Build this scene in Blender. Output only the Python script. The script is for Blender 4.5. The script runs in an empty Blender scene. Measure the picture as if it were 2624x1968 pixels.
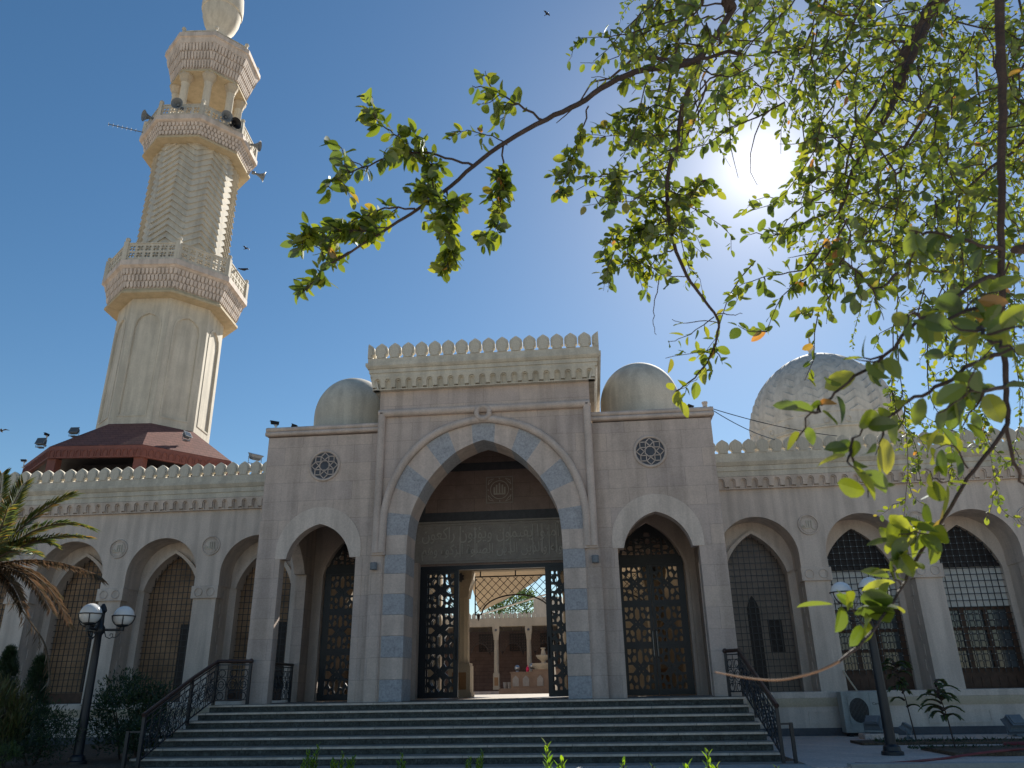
import bpy, bmesh, math, random
from math import sin, cos, pi, radians, sqrt, atan2, tan
from mathutils import Vector, Matrix
from mathutils.geometry import tessellate_polygon

SC = bpy.context.scene
COL = SC.collection
random.seed(7)

# ------------------------------------------------------------------ camera
CAM = Vector((2.505, -18.07, 0.24))
YAW, PITCH, ROLL, FPX = radians(5.39), radians(21.6), radians(-1.007), 1971.0
FWD = Vector((-sin(YAW) * cos(PITCH), cos(YAW) * cos(PITCH), sin(PITCH)))
_r = Vector((cos(YAW), sin(YAW), 0)); _u = _r.cross(FWD)
RGT = cos(ROLL) * _r + sin(ROLL) * _u
UPV = -sin(ROLL) * _r + cos(ROLL) * _u
cam = bpy.data.cameras.new('camera'); camo = bpy.data.objects.new('camera', cam); COL.objects.link(camo)
cam.sensor_width = 36; cam.lens = 36 * FPX / 2624; cam.clip_start = 0.05; cam.clip_end = 5000
M = Matrix((RGT, UPV, -FWD)).transposed().to_4x4(); M.translation = CAM; camo.matrix_world = M
cam.dof.use_dof = True; cam.dof.focus_distance = 16; cam.dof.aperture_fstop = 10.0
SC.camera = camo

def at(x, y, d):
    """a point of the place seen at photo pixel x, y, d metres along the view axis"""
    return CAM + d * (FWD + RGT * ((x - 1312) / FPX) - UPV * ((y - 984) / FPX))

# ------------------------------------------------------------------ sky, sun, exposure
SUN_AZ, SUN_EL = radians(16.1), radians(35.3)          # azimuth from +Y towards +X
W = bpy.data.worlds.new('World'); SC.world = W; W.use_nodes = True
nt = W.node_tree; bg = nt.nodes['Background']
sky = nt.nodes.new('ShaderNodeTexSky'); sky.sky_type = 'NISHITA'; sky.sun_disc = False
sky.sun_elevation = SUN_EL; sky.sun_rotation = SUN_AZ
sky.air_density = 1.0; sky.dust_density = 0.15; sky.ozone_density = 1.3; sky.altitude = 0
# clear-air sky, its blue a little deeper, plus the bright aureole round the sun itself
hsv = nt.nodes.new('ShaderNodeHueSaturation'); hsv.inputs['Saturation'].default_value = 1.25; hsv.inputs['Hue'].default_value = .496; hsv.inputs['Value'].default_value = 1.0
nt.links.new(sky.outputs[0], hsv.inputs['Color'])
tcw = nt.nodes.new('ShaderNodeTexCoord')
def wmath(op, a, b=None):
    n = nt.nodes.new('ShaderNodeMath'); n.operation = op
    for i, v in enumerate((a, b)):
        if v is None: continue
        if isinstance(v, (int, float)): n.inputs[i].default_value = v
        else: nt.links.new(v, n.inputs[i])
    return n.outputs[0]
vd = nt.nodes.new('ShaderNodeVectorMath'); vd.operation = 'DOT_PRODUCT'
vn = nt.nodes.new('ShaderNodeVectorMath'); vn.operation = 'NORMALIZE'
nt.links.new(tcw.outputs['Generated'], vn.inputs[0]); nt.links.new(vn.outputs[0], vd.inputs[0])
vd.inputs[1].default_value = (sin(SUN_AZ) * cos(SUN_EL), cos(SUN_AZ) * cos(SUN_EL), sin(SUN_EL))
ang = wmath('ARCCOSINE', wmath('MINIMUM', vd.outputs['Value'], 0.999999))
q2 = wmath('POWER', wmath('DIVIDE', ang, radians(2.8)), 2.0)
lor = wmath('DIVIDE', 9.0, wmath('ADD', q2, 1.0))
aur = nt.nodes.new('ShaderNodeMix'); aur.data_type = 'RGBA'; aur.blend_type = 'ADD'; aur.inputs[0].default_value = 1
cmb = nt.nodes.new('ShaderNodeCombineColor')
for i, k in enumerate((1.0, .93, .84)): nt.links.new(wmath('MULTIPLY', lor, k), cmb.inputs[i])
nt.links.new(hsv.outputs[0], aur.inputs[6]); nt.links.new(cmb.outputs[0], aur.inputs[7])
nt.links.new(aur.outputs[2], bg.inputs[0]); bg.inputs[1].default_value = 0.06
sl = bpy.data.lights.new('sun', 'SUN'); sl.energy = 5.0; sl.angle = radians(0.5); sl.color = (1, .94, .84)
so = bpy.data.objects.new('sun', sl); COL.objects.link(so)
sd = Vector((sin(SUN_AZ) * cos(SUN_EL), cos(SUN_AZ) * cos(SUN_EL), sin(SUN_EL)))
so.rotation_euler = sd.to_track_quat('Z', 'Y').to_euler(); so.location = (20, 40, 40)
SC.view_settings.view_transform = 'Standard'; SC.view_settings.look = 'None'
SC.view_settings.exposure = 0.78; SC.view_settings.gamma = 1
SC.cycles.max_bounces = 8; SC.cycles.diffuse_bounces = 4; SC.cycles.transparent_max_bounces = 8

# ------------------------------------------------------------------ materials
def newmat(name):
    m = bpy.data.materials.new(name); m.use_nodes = True
    n = m.node_tree.nodes; l = m.node_tree.links
    return m, n, l, n['Principled BSDF']

def mat(name, col, rough=.8, var=.12, scale=2.5, fine=.06, bump=.0, bscale=40, metal=0, spec=.3, joints=None, stain=0.0, col2=None, speck=None):
    m, n, l, b = newmat(name)
    tc = n.new('ShaderNodeTexCoord')
    no = n.new('ShaderNodeTexNoise'); no.inputs['Scale'].default_value = scale; no.inputs['Detail'].default_value = 6; no.inputs['Roughness'].default_value = .65
    l.new(tc.outputs['Object'], no.inputs['Vector'])
    rp = n.new('ShaderNodeValToRGB'); rp.color_ramp.elements[0].position = .3; rp.color_ramp.elements[1].position = .7
    c2 = col2 or [min(1, c * (1 + var)) for c in col]; c1 = [c * (1 - var) for c in col]
    rp.color_ramp.elements[0].color = (*c1, 1); rp.color_ramp.elements[1].color = (*c2, 1)
    l.new(no.outputs[0], rp.inputs[0]); out = rp.outputs[0]
    def mul(a, fac_out, lo, hi, p0=.35, p1=.65):
        r = n.new('ShaderNodeMapRange'); r.inputs[1].default_value = p0; r.inputs[2].default_value = p1
        r.inputs[3].default_value = lo; r.inputs[4].default_value = hi
        l.new(fac_out, r.inputs[0])
        x = n.new('ShaderNodeMix'); x.data_type = 'RGBA'; x.blend_type = 'MULTIPLY'; x.inputs[0].default_value = 1
        l.new(a, x.inputs[6]); l.new(r.outputs[0], x.inputs[7]); return x.outputs[2]
    if fine:
        nf = n.new('ShaderNodeTexNoise'); nf.inputs['Scale'].default_value = 28; nf.inputs['Detail'].default_value = 4
        l.new(tc.outputs['Object'], nf.inputs['Vector']); out = mul(out, nf.outputs[0], 1 - fine * 1.5, 1 + fine)
    if stain:
        mp = n.new('ShaderNodeMapping'); mp.inputs['Scale'].default_value = (2.2, 2.2, .22)
        l.new(tc.outputs['Object'], mp.inputs['Vector'])
        ns = n.new('ShaderNodeTexNoise'); ns.inputs['Scale'].default_value = 1.6; ns.inputs['Detail'].default_value = 5
        l.new(mp.outputs[0], ns.inputs['Vector']); out = mul(out, ns.outputs[0], 1 - stain, 1.0, .38, .58)
    if speck:
        vs = n.new('ShaderNodeTexNoise'); vs.inputs['Scale'].default_value = speck[0]; vs.inputs['Detail'].default_value = 2
        l.new(tc.outputs['Object'], vs.inputs['Vector']); out = mul(out, vs.outputs[0], speck[1], 1.0, .36, .46)
    hgt = None
    if joints:
        w, h, mo, dk = joints
        sx = n.new('ShaderNodeSeparateXYZ'); l.new(tc.outputs['Object'], sx.inputs[0])
        ad = n.new('ShaderNodeMath'); ad.operation = 'ADD'; l.new(sx.outputs[0], ad.inputs[0]); l.new(sx.outputs[1], ad.inputs[1])
        cx = n.new('ShaderNodeCombineXYZ'); l.new(ad.outputs[0], cx.inputs[0]); l.new(sx.outputs[2], cx.inputs[1])
        br = n.new('ShaderNodeTexBrick'); br.inputs['Scale'].default_value = 1; br.inputs['Brick Width'].default_value = w
        br.inputs['Row Height'].default_value = h; br.inputs['Mortar Size'].default_value = mo; br.inputs['Mortar Smooth'].default_value = .25
        br.inputs['Color1'].default_value = (.92, .925, .945, 1); br.inputs['Color2'].default_value = (1.04, 1.03, 1.0, 1); br.inputs['Mortar'].default_value = (dk, dk, dk, 1)
        br.offset = .5; br.squash = 1.0; br.squash_frequency = 3; br.offset_frequency = 2
        l.new(cx.outputs[0], br.inputs['Vector'])
        x = n.new('ShaderNodeMix'); x.data_type = 'RGBA'; x.blend_type = 'MULTIPLY'; x.inputs[0].default_value = 1
        l.new(out, x.inputs[6]); l.new(br.outputs[0], x.inputs[7]); out = x.outputs[2]
    l.new(out, b.inputs['Base Color'])
    b.inputs['Roughness'].default_value = rough; b.inputs['Metallic'].default_value = metal
    b.inputs['Specular IOR Level'].default_value = spec
    if bump:
        nb = n.new('ShaderNodeTexNoise'); nb.inputs['Scale'].default_value = bscale; nb.inputs['Detail'].default_value = 5
        l.new(tc.outputs['Object'], nb.inputs['Vector'])
        bp = n.new('ShaderNodeBump'); bp.inputs['Strength'].default_value = bump; bp.inputs['Distance'].default_value = .02
        l.new(nb.outputs[0], bp.inputs['Height']); l.new(bp.outputs[0], b.inputs['Normal'])
    return m

def leafmat(name, cols, trans=.5, rough=.45, hue=.485):
    """cols: list of (position, rgb) over the random value of each leaf"""
    m = bpy.data.materials.new(name); m.use_nodes = True; n = m.node_tree.nodes; l = m.node_tree.links
    n.remove(n['Principled BSDF']); out = n['Material Output']
    ge = n.new('ShaderNodeNewGeometry'); rp = n.new('ShaderNodeValToRGB')
    e = rp.color_ramp.elements
    e[0].position, e[0].color = cols[0][0], (*cols[0][1], 1)
    e[1].position, e[1].color = cols[-1][0], (*cols[-1][1], 1)
    for p, c in cols[1:-1]:
        k = e.new(p); k.color = (*c, 1)
    l.new(ge.outputs['Random Per Island'], rp.inputs[0])
    df = n.new('ShaderNodeBsdfDiffuse'); tr = n.new('ShaderNodeBsdfTranslucent'); gl = n.new('ShaderNodeBsdfGlossy')
    gl.inputs['Roughness'].default_value = rough; gl.inputs['Color'].default_value = (.8, .85, .9, 1)
    hs = n.new('ShaderNodeHueSaturation'); hs.inputs['Hue'].default_value = hue; hs.inputs['Saturation'].default_value = 1.1; hs.inputs['Value'].default_value = 2.1
    l.new(rp.outputs[0], df.inputs[0]); l.new(rp.outputs[0], hs.inputs['Color']); l.new(hs.outputs[0], tr.inputs[0])
    m1 = n.new('ShaderNodeMixShader'); m1.inputs[0].default_value = trans
    l.new(df.outputs[0], m1.inputs[1]); l.new(tr.outputs[0], m1.inputs[2])
    m2 = n.new('ShaderNodeMixShader'); m2.inputs[0].default_value = .06
    l.new(m1.outputs[0], m2.inputs[1]); l.new(gl.outputs[0], m2.inputs[2]); l.new(m2.outputs[0], out.inputs[0])
    return m

STONE = mat('ashlar_limestone', (.55, .455, .40), var=.10, stain=.22, joints=(.93, .478, .0065, .73), bump=.15, bscale=60)
STONEP = mat('plain_limestone', (.575, .48, .42), var=.10, stain=.18, bump=.12, bscale=60)
STUCCO = mat('cream_stucco', (.64, .55, .48), var=.08, scale=1.2, stain=.22, bump=.15, bscale=70)
STUCCOW = mat('pale_precast', (.61, .56, .465), var=.08, scale=1.5, stain=.2, bump=.1)
CEIL = mat('portico_ceiling', (.40, .33, .25), var=.07)
DOMEM = mat('pale_dome_plaster', (.55, .53, .485), var=.08, stain=.2)
SOFF = mat('bounce_yellow_stucco', (.52, .43, .28), var=.07, stain=.12)  # cream stucco with the yellow of sunlit bounce put into its colour
WARM = mat('warm_stucco', (.52, .44, .33), var=.07, stain=.1, bump=.1)
BLUE = mat('blue_grey_stone', (.37, .375, .395), var=.12, scale=5, fine=.10, bump=.2, bscale=30, speck=(16, .86))
DARKSTONE = mat('charcoal_stone', (.075, .08, .095), var=.2, scale=6, rough=.5)
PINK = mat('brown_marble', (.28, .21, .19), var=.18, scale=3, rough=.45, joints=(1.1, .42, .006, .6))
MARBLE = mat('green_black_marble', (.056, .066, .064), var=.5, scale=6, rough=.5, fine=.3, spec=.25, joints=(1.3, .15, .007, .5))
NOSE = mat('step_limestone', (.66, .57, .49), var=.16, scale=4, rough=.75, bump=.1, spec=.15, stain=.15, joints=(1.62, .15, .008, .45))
CARVED = mat('carved_grey_stone', (.34, .315, .29), var=.14, scale=5, rough=.7)
CARVEDL = mat('carved_letter_stone', (.50, .475, .44), var=.08, rough=.6)
IRON = mat('black_iron', (.012, .015, .022), var=.3, rough=.42, spec=.5)
IRONB = mat('dark_bronze_iron', (.03, .02, .018), var=.3, rough=.45, spec=.5)
RAILW = mat('brown_handrail', (.045, .022, .018), var=.3, rough=.4, spec=.5)
STEEL = mat('galvanised_steel', (.38, .39, .40), var=.1, rough=.35, metal=.85)
GREYM = mat('grey_painted_metal', (.16, .18, .2), var=.15, rough=.45)
TROUGH = mat('brown_carved_stone', (.27, .19, .14), var=.15)
REAR = mat('brown_brick', (.15, .10, .085), var=.2, joints=(.5, .2, .01, .6))
WHITEP = mat('white_paint', (.62, .62, .60), var=.05, rough=.4)
GLOBE = mat('opal_glass', (.78, .78, .77), var=.02, rough=.18, spec=.5, fine=0)
WOOD = mat('dark_brown_wood', (.075, .04, .027), var=.3, scale=6, rough=.5)
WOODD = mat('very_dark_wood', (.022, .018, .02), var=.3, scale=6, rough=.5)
GLASSD = mat('dark_window_glass', (.20, .165, .145), var=.3, scale=.8, rough=.3, spec=.25, fine=0)
GLASSG = mat('grey_window_glass', (.085, .10, .115), var=.2, scale=1.0, rough=.1, spec=.6, fine=0)
CURTAIN = mat('brown_curtain', (.33, .21, .125), var=.5, scale=.9, rough=.6)
PANELW = mat('pale_panel', (.66, .67, .65), var=.06, rough=.5)
REDP = mat('terracotta_paint', (.21, .078, .06), var=.12, rough=.6)
SHINGLE = mat('red_shingle', (.21, .092, .074), var=.15, rough=.8, joints=(.34, .16, .012, .55), bump=.3)
OCHRE = mat('ochre_stone', (.33, .18, .08), var=.15, rough=.5)
BARK = mat('dark_bark', (.06, .042, .036), var=.3, scale=20, rough=.85, bump=.5, bscale=80)
TWIGB = mat('dry_twig', (.30, .17, .10), var=.2, scale=25, rough=.8)
BOUNCE = mat('pale_bounce_ground', (.52, .47, .41), var=.1, scale=.6, rough=.8)  # for the added bounce sheet behind the camera
PAVE = mat('pinkish_paving', (.66, .53, .46), var=.12, scale=1.5, rough=.8, fine=.12, bump=.15, spec=.1, joints=(.6, .6, .01, .75))
KERB = mat('pale_kerb_stone', (.40, .375, .35), var=.1, scale=2, rough=.7)
SOIL = mat('dry_soil', (.13, .088, .06), var=.35, scale=5, fine=.3, bump=.8, bscale=25, rough=.95)
GROUND = mat('garden_ground', (.36, .29, .22), var=.3, scale=.9, fine=.25, bump=.6, bscale=12, rough=.95)
FLOORC = mat('courtyard_stone', (.42, .37, .31), var=.1, scale=1, rough=.45)
HOSE = mat('red_hose', (.20, .035, .035), var=.2, rough=.4)
ACW = mat('weathered_appliance_white', (.36, .38, .37), var=.1, rough=.5, stain=.2)
BLACK = mat('black_plastic', (.012, .012, .014), var=.2, rough=.4)
SAIL = mat('beige_canvas', (.50, .41, .30), var=.06, rough=.85)
MAGENTA = mat('pink_liquid_soap', (.70, .03, .10), var=.05, rough=.3, fine=0)
TRUNKP = mat('palm_bark', (.11, .08, .055), var=.3, scale=14, rough=.9, bump=.6)
LEAF = leafmat('jujube_leaf', [(0, (.040, .068, .012)), (.35, (.062, .10, .014)), (.7, (.11, .15, .018)), (.978, (.17, .195, .025)), (.990, (.19, .17, .03)), (.994, (.30, .18, .04)), (1, (.26, .14, .04))], trans=.46, hue=.478)
LEAFD = leafmat('shrub_leaf', [(0, (.012, .03, .010)), (.6, (.022, .05, .014)), (1, (.04, .075, .02))], trans=.25)
LEAFO = leafmat('dry_shrub_leaf', [(0, (.075, .065, .02)), (.6, (.12, .11, .03)), (1, (.07, .12, .03))], trans=.3)
LEAFW = leafmat('weed_leaf', [(0, (.07, .15, .015)), (.7, (.12, .21, .02)), (1, (.18, .25, .03))], trans=.5)
LEAFT = leafmat('far_tree_leaf', [(0, (.03, .06, .015)), (.6, (.06, .10, .02)), (1, (.10, .14, .03))], trans=.4)
LEAFP = leafmat('palm_leaflet', [(0, (.045, .085, .03)), (.45, (.085, .115, .03)), (.8, (.18, .17, .03)), (.92, (.27, .16, .03)), (1, (.2, .13, .06))], trans=.35)
LEAFPD = leafmat('dead_palm_leaflet', [(0, (.10, .07, .04)), (.6, (.17, .11, .06)), (1, (.09, .08, .045))], trans=.2)

# ------------------------------------------------------------------ builders
ORG = {}
class MB:
    def __init__(s): s.v = []; s.f = []
    def add(s, vs, fs, fn=None):
        o = len(s.v)
        s.v += [tuple(fn(*p)) if fn else tuple(p) for p in vs]
        s.f += [tuple(i + o for i in f) for f in fs]
    def box(s, x0, x1, y0, y1, z0, z1, fn=None):
        vs = [(x, y, z) for x in (x0, x1) for y in (y0, y1) for z in (z0, z1)]
        s.add(vs, [(0, 1, 3, 2), (4, 6, 7, 5), (0, 4, 5, 1), (2, 3, 7, 6), (0, 2, 6, 4), (1, 5, 7, 3)], fn)
    def plate(s, outer, holes=(), d0=0, d1=.1, fn=None, back=True):
        """2D outline (u, w) with holes, thickness d0..d1; fn(u, d, w) -> xyz (default x, y, z)"""
        loops = [list(outer)] + [list(h) for h in holes]
        flat = [p for lp in loops for p in lp]; n = len(flat)
        tris = tessellate_polygon([[Vector((p[0], p[1], 0)) for p in lp] for lp in loops])
        vs = [(p[0], d0, p[1]) for p in flat] + [(p[0], d1, p[1]) for p in flat]
        fs = [tuple(t) for t in tris] + ([tuple(i + n for i in reversed(t)) for t in tris] if back else [])
        k = 0
        for lp in loops:
            m = len(lp)
            for i in range(m):
                a, b = k + i, k + (i + 1) % m
                fs.append((a, b, b + n, a + n))
            k += m
        s.add(vs, fs, fn)
    def tube(s, pts, r, n=6, fn=None, caps=True):
        pts = [Vector(p) for p in pts]; m = len(pts)
        rs = r if isinstance(r, (list, tuple)) else [r] * m
        vs = []; up = None
        for i, p in enumerate(pts):
            t = (pts[min(i + 1, m - 1)] - pts[max(i - 1, 0)])
            if t.length < 1e-9: t = Vector((0, 0, 1))
            t.normalize()
            if up is None:
                up = Vector((0, 0, 1)) if abs(t.z) < .9 else Vector((1, 0, 0))
            sx = t.cross(up)
            if sx.length < 1e-6: sx = t.orthogonal()
            sx.normalize(); up = sx.cross(t).normalized()
            for k in range(n):
                a = 2 * pi * (k + .5) / n
                vs.append(p + rs[i] * (cos(a) * sx + sin(a) * up))
        fs = [(i * n + k, i * n + (k + 1) % n, (i + 1) * n + (k + 1) % n, (i + 1) * n + k) for i in range(m - 1) for k in range(n)]
        if caps: fs += [tuple(reversed(range(n))), tuple(range((m - 1) * n, m * n))]
        s.add(vs, fs, fn)
    def lathe(s, prof, n=24, c=(0, 0), rot=0, a0=0, a1=2 * pi, fn=None):
        full = abs(a1 - a0 - 2 * pi) < 1e-6
        k = n if full else n + 1; vs = []; m = len(prof)
        for r, z in prof:
            for i in range(k):
                a = rot + a0 + (a1 - a0) * i / n
                vs.append((c[0] + r * cos(a), c[1] + r * sin(a), z))
        fs = []
        for j in range(m - 1):
            for i in range(n):
                i2 = (i + 1) % k
                fs.append((j * k + i, j * k + i2, (j + 1) * k + i2, (j + 1) * k + i))
        if full:
            if prof[0][0] > 1e-4: fs.append(tuple(reversed(range(k))))
            if prof[-1][0] > 1e-4: fs.append(tuple(range((m - 1) * k, m * k)))
        s.add(vs, fs, fn)
    def sphere(s, c, r, n=16, m=10, sz=1.0, a0=-pi / 2, a1=pi / 2):
        s.lathe([(max(1e-5, r * cos(a0 + (a1 - a0) * j / m)), c[2] + sz * r * sin(a0 + (a1 - a0) * j / m)) for j in range(m + 1)], n, (c[0], c[1]))
    def loft(s, loops, close=True, cap0=True, cap1=True):
        n = len(loops[0]); vs = [p for lp in loops for p in lp]; fs = []
        for j in range(len(loops) - 1):
            for i in range(n if close else n - 1):
                i2 = (i + 1) % n
                fs.append((j * n + i, j * n + i2, (j + 1) * n + i2, (j + 1) * n + i))
        if cap0: fs.append(tuple(reversed(range(n))))
        if cap1: fs.append(tuple(range((len(loops) - 1) * n, len(loops) * n)))
        s.add(vs, fs)
    def rectloft(s, x0, x1, y0, y1, prof):
        s.loft([[(x0 - o, y0 - o, z), (x1 + o, y0 - o, z), (x1 + o, y1 + o, z), (x0 - o, y1 + o, z)] for o, z in prof])
    def build(s, name, m, parent=None, smooth=None, bevel=0, recalc=True, merge=False):
        o0 = ORG.get(parent, Vector((0, 0, 0))) if parent is not None else Vector((0, 0, 0))
        me = bpy.data.meshes.new(name)
        me.from_pydata([(p[0] - o0.x, p[1] - o0.y, p[2] - o0.z) for p in s.v], [], s.f)
        if recalc or merge:
            b = bmesh.new(); b.from_mesh(me)
            if merge: bmesh.ops.remove_doubles(b, verts=b.verts, dist=1e-5)
            if recalc: bmesh.ops.recalc_face_normals(b, faces=b.faces)
            b.to_mesh(me); b.free()
        me.materials.append(m)
        if smooth:
            me.polygons.foreach_set('use_smooth', [True] * len(me.polygons))
            if smooth < 180: me.set_sharp_from_angle(angle=radians(smooth))
        me.update()
        o = bpy.data.objects.new(name, me); COL.objects.link(o)
        if parent is not None: o.parent = parent
        ORG[o] = o0
        if bevel:
            bv = o.modifiers.new('bevel', 'BEVEL'); bv.width = bevel; bv.segments = 2; bv.limit_method = 'ANGLE'; bv.angle_limit = radians(50)
        return o

def tag(o, label, cat, group=None):
    o['label'] = label; o['category'] = cat
    if group: o['group'] = group
    return o
def thing(name, label, cat, loc=(0, 0, 0), group=None):
    o = bpy.data.objects.new(name, None); o.location = loc; o.empty_display_size = .2; COL.objects.link(o)
    ORG[o] = Vector(loc); return tag(o, label, cat, group)
def struct(mb, name, m, kind='structure'):
    o = mb.build(name, m); o['kind'] = kind; return o
def copy_part(o, parent, off=(0, 0, 0), label=None):
    c = o.copy(); COL.objects.link(c); c.parent = parent; c.location = Vector(o.location) + Vector(off); ORG[c] = ORG[o]
    if label: c['label'] = label
    return c
def copy_tree(root, loc, rotz=0, label=None, scale=1):
    r = root.copy(); COL.objects.link(r); r.location = loc; r.rotation_euler = (0, 0, rotz); r.scale = (scale,) * 3
    if label: r['label'] = label
    def rec(a, b):
        for ch in [x for x in a.children]:
            c = ch.copy(); COL.objects.link(c); c.parent = b; rec(ch, c)
    rec(root, r); return r

def arc_side(hw, rise, sag, n=8):
    """left haunch of a pointed arch from (-hw, 0) to (0, rise), bulging by sag"""
    a = Vector((-hw, 0)); b = Vector((0, rise)); ch = (b - a); L = ch.length; R = (L * L / 4 + sag * sag) / (2 * sag)
    nrm = Vector((-ch.y, ch.x)) / L; c = (a + b) / 2 - nrm * (R - sag)
    t0 = atan2(a.y - c.y, a.x - c.x); t1 = atan2(b.y - c.y, b.x - c.x)
    return [(c.x + R * cos(t0 + (t1 - t0) * i / n), c.y + R * sin(t0 + (t1 - t0) * i / n)) for i in range(n + 1)]
def pointed(cx, hw, spring, rise, sag, n=8):
    L = arc_side(hw, rise, sag, n)
    pts = L + [(-x, z) for x, z in reversed(L[:-1])]
    return [(cx + x, spring + z) for x, z in pts]
def roundarch(cx, hw, spring, rise, n=14):
    return [(cx - hw * cos(pi * i / n), spring + rise * sin(pi * i / n)) for i in range(n + 1)]
def arch_z(pts, x):
    for (x0, z0), (x1, z1) in zip(pts[:-1], pts[1:]):
        if x0 <= x <= x1: return z0 + (z1 - z0) * (x - x0) / max(1e-9, x1 - x0)
    return None

GLY = {}
def text_into(mb, s, fn, target_w, depth=.012, d0=0):
    """adds flat lettering (font outlines, given depth) scaled to a width; fn(u, d, w) -> xyz, u from 0"""
    c = bpy.data.curves.new('t', 'FONT'); c.body = s; c.resolution_u = 3; c.extrude = .5
    o = bpy.data.objects.new('t', c); COL.objects.link(o); bpy.context.view_layer.update()
    me = o.to_mesh(); vs = [tuple(v.co) for v in me.vertices]; fs = [tuple(p.vertices) for p in me.polygons]
    x0 = min(v[0] for v in vs); x1 = max(v[0] for v in vs); k = target_w / (x1 - x0)
    o.to_mesh_clear(); bpy.data.objects.remove(o); bpy.data.curves.remove(c)
    mb.add([((v[0] - x0) * k, d0 - (v[2] + .5) * depth, v[1] * k) for v in vs], fs, fn)
# ================================================================== GROUND
g = MB(); g.box(-400, 400, -200, 500, -1.40, -1.12); struct(g, 'ground', GROUND)
g = MB(); g.box(-60, 60, -90, -14.6, -1.3, -1.108); struct(g, 'bounce_ground', BOUNCE)  # unseen pale sheet added behind the camera to bounce sunlight onto the facade
g = MB(); g.box(6.05, 22, -3.55, 4.86, -1.35, -1.05); struct(g, 'paving', PAVE)
g = MB(); g.box(-8.6, 6.05, -3.55, -2.9, -1.35, -1.055); g.box(-9.3, -6.6, -3.4, -1.2, -1.35, -1.075); struct(g, 'pavement', KERB)
g = MB(); g.box(8.3, 21, 1.25, 2.2, -1.05, -1.0); g.box(9.0, 21, -1.75, -0.1, -1.05, -.985); struct(g, 'soil_bed', SOIL)
g = MB(); g.box(6.6, 21, -3.62, -3.35, -1.35, -1.0); struct(g, 'kerb', KERB)
g = MB(); g.box(-21, -6.2, -3.0, 4.8, -1.3, -1.04); struct(g, 'garden_soil', SOIL)
g = MB(); g.box(-5.74, 5.74, .3, 4.0, -.6, -.001); g.box(-6.25, -5.74, .3, 4.85, -1.04, -.03); struct(g, 'porch_floor', NOSE)
g = MB(); g.box(-5.7, 5.7, 4.0, 10.3, -.6, -.004); g.box(-14, 14, 10.3, 40, -.6, -.004); struct(g, 'courtyard_floor', FLOORC)

# ================================================================== STEPS
st = thing('entrance_steps', 'wide flight of dark marble steps with pale nosings below the gate', 'steps', (0, 0, -1.05))
TR, RI = .40, .15
for i in range(7):
    y = -TR * i; zt = -RI * i; xl = -6.2 - .05 * i; xr = 5.62 + .02 * i
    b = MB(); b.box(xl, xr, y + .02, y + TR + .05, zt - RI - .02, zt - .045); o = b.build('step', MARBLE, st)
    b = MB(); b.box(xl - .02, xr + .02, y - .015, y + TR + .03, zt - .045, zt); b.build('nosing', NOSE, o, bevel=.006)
b = MB(); b.box(-6.75, 6.0, -TR * 7 - .1, -TR * 6 + .1, -1.4, -1.05); b.build('base_slab', NOSE, st, bevel=.01)

# ================================================================== GATEHOUSE
gate = thing('entrance_gatehouse', 'tall limestone gatehouse with striped pointed arch and two domed flanking bays', 'gatehouse', (0, .5, 0))
VO = [(2.43, 0), (2.42, 3.32), (2.41, 3.79), (2.40, 4.355), (2.245, 4.98), (1.945, 5.56), (1.475, 6.06), (.915, 6.39), (.305, 6.555)]
VI = [(1.90, 0), (1.90, 3.32), (1.885, 3.79), (1.82, 4.28), (1.64, 4.725), (1.41, 5.125), (1.08, 5.52), (.71, 5.84), (.27, 6.055)]
def fine(P, apex):
    """smooth curve through the block corners on one side, ending at the apex"""
    out = []
    Q = [P[0], *P[1:], apex]
    for i in range(1, len(Q) - 1):
        p0, p1, p2, p3 = Q[max(1, i - 1)], Q[i], Q[i + 1], Q[min(len(Q) - 1, i + 2)]
        seg = []
        for k in range(4):
            t = k / 4
            seg.append(tuple(.5 * ((2 * p1[j]) + (-p0[j] + p2[j]) * t + (2 * p0[j] - 5 * p1[j] + 4 * p2[j] - p3[j]) * t * t + (-p0[j] + 3 * p1[j] - 3 * p2[j] + p3[j]) * t ** 3) for j in (0, 1)))
        out.append(seg)
    return out
FO = fine(VO, (0, 6.60)); FI = fine(VI, (0, 6.135))
Lo = [p for s in FO for p in s]; Li = [p for s in FI for p in s]
outline = [(-2.74, 0), (-2.43, 0)] + [(-x, z) for x, z in Lo] + [(0, 6.60)] + [(x, z) for x, z in reversed(Lo)] + [(2.43, 0), (2.74, 0), (2.74, 7.6), (-2.74, 7.6)]
b = MB(); b.plate(outline, (), .5, 1.4)
b.box(-2.74, -2.53, 1.4, 5.0, 0, 7.6); b.box(2.53, 2.74, 1.4, 5.0, 0, 7.6); b.box(-2.53, 2.53, 4.6, 5.0, 4.4, 7.6)
b.build('front_wall', STONE, gate)
b = MB(); b.box(-2.53, 2.53, 1.4, 4.6, 7.1, 7.55); b.build('vault_ceiling', PINK, gate)
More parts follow.
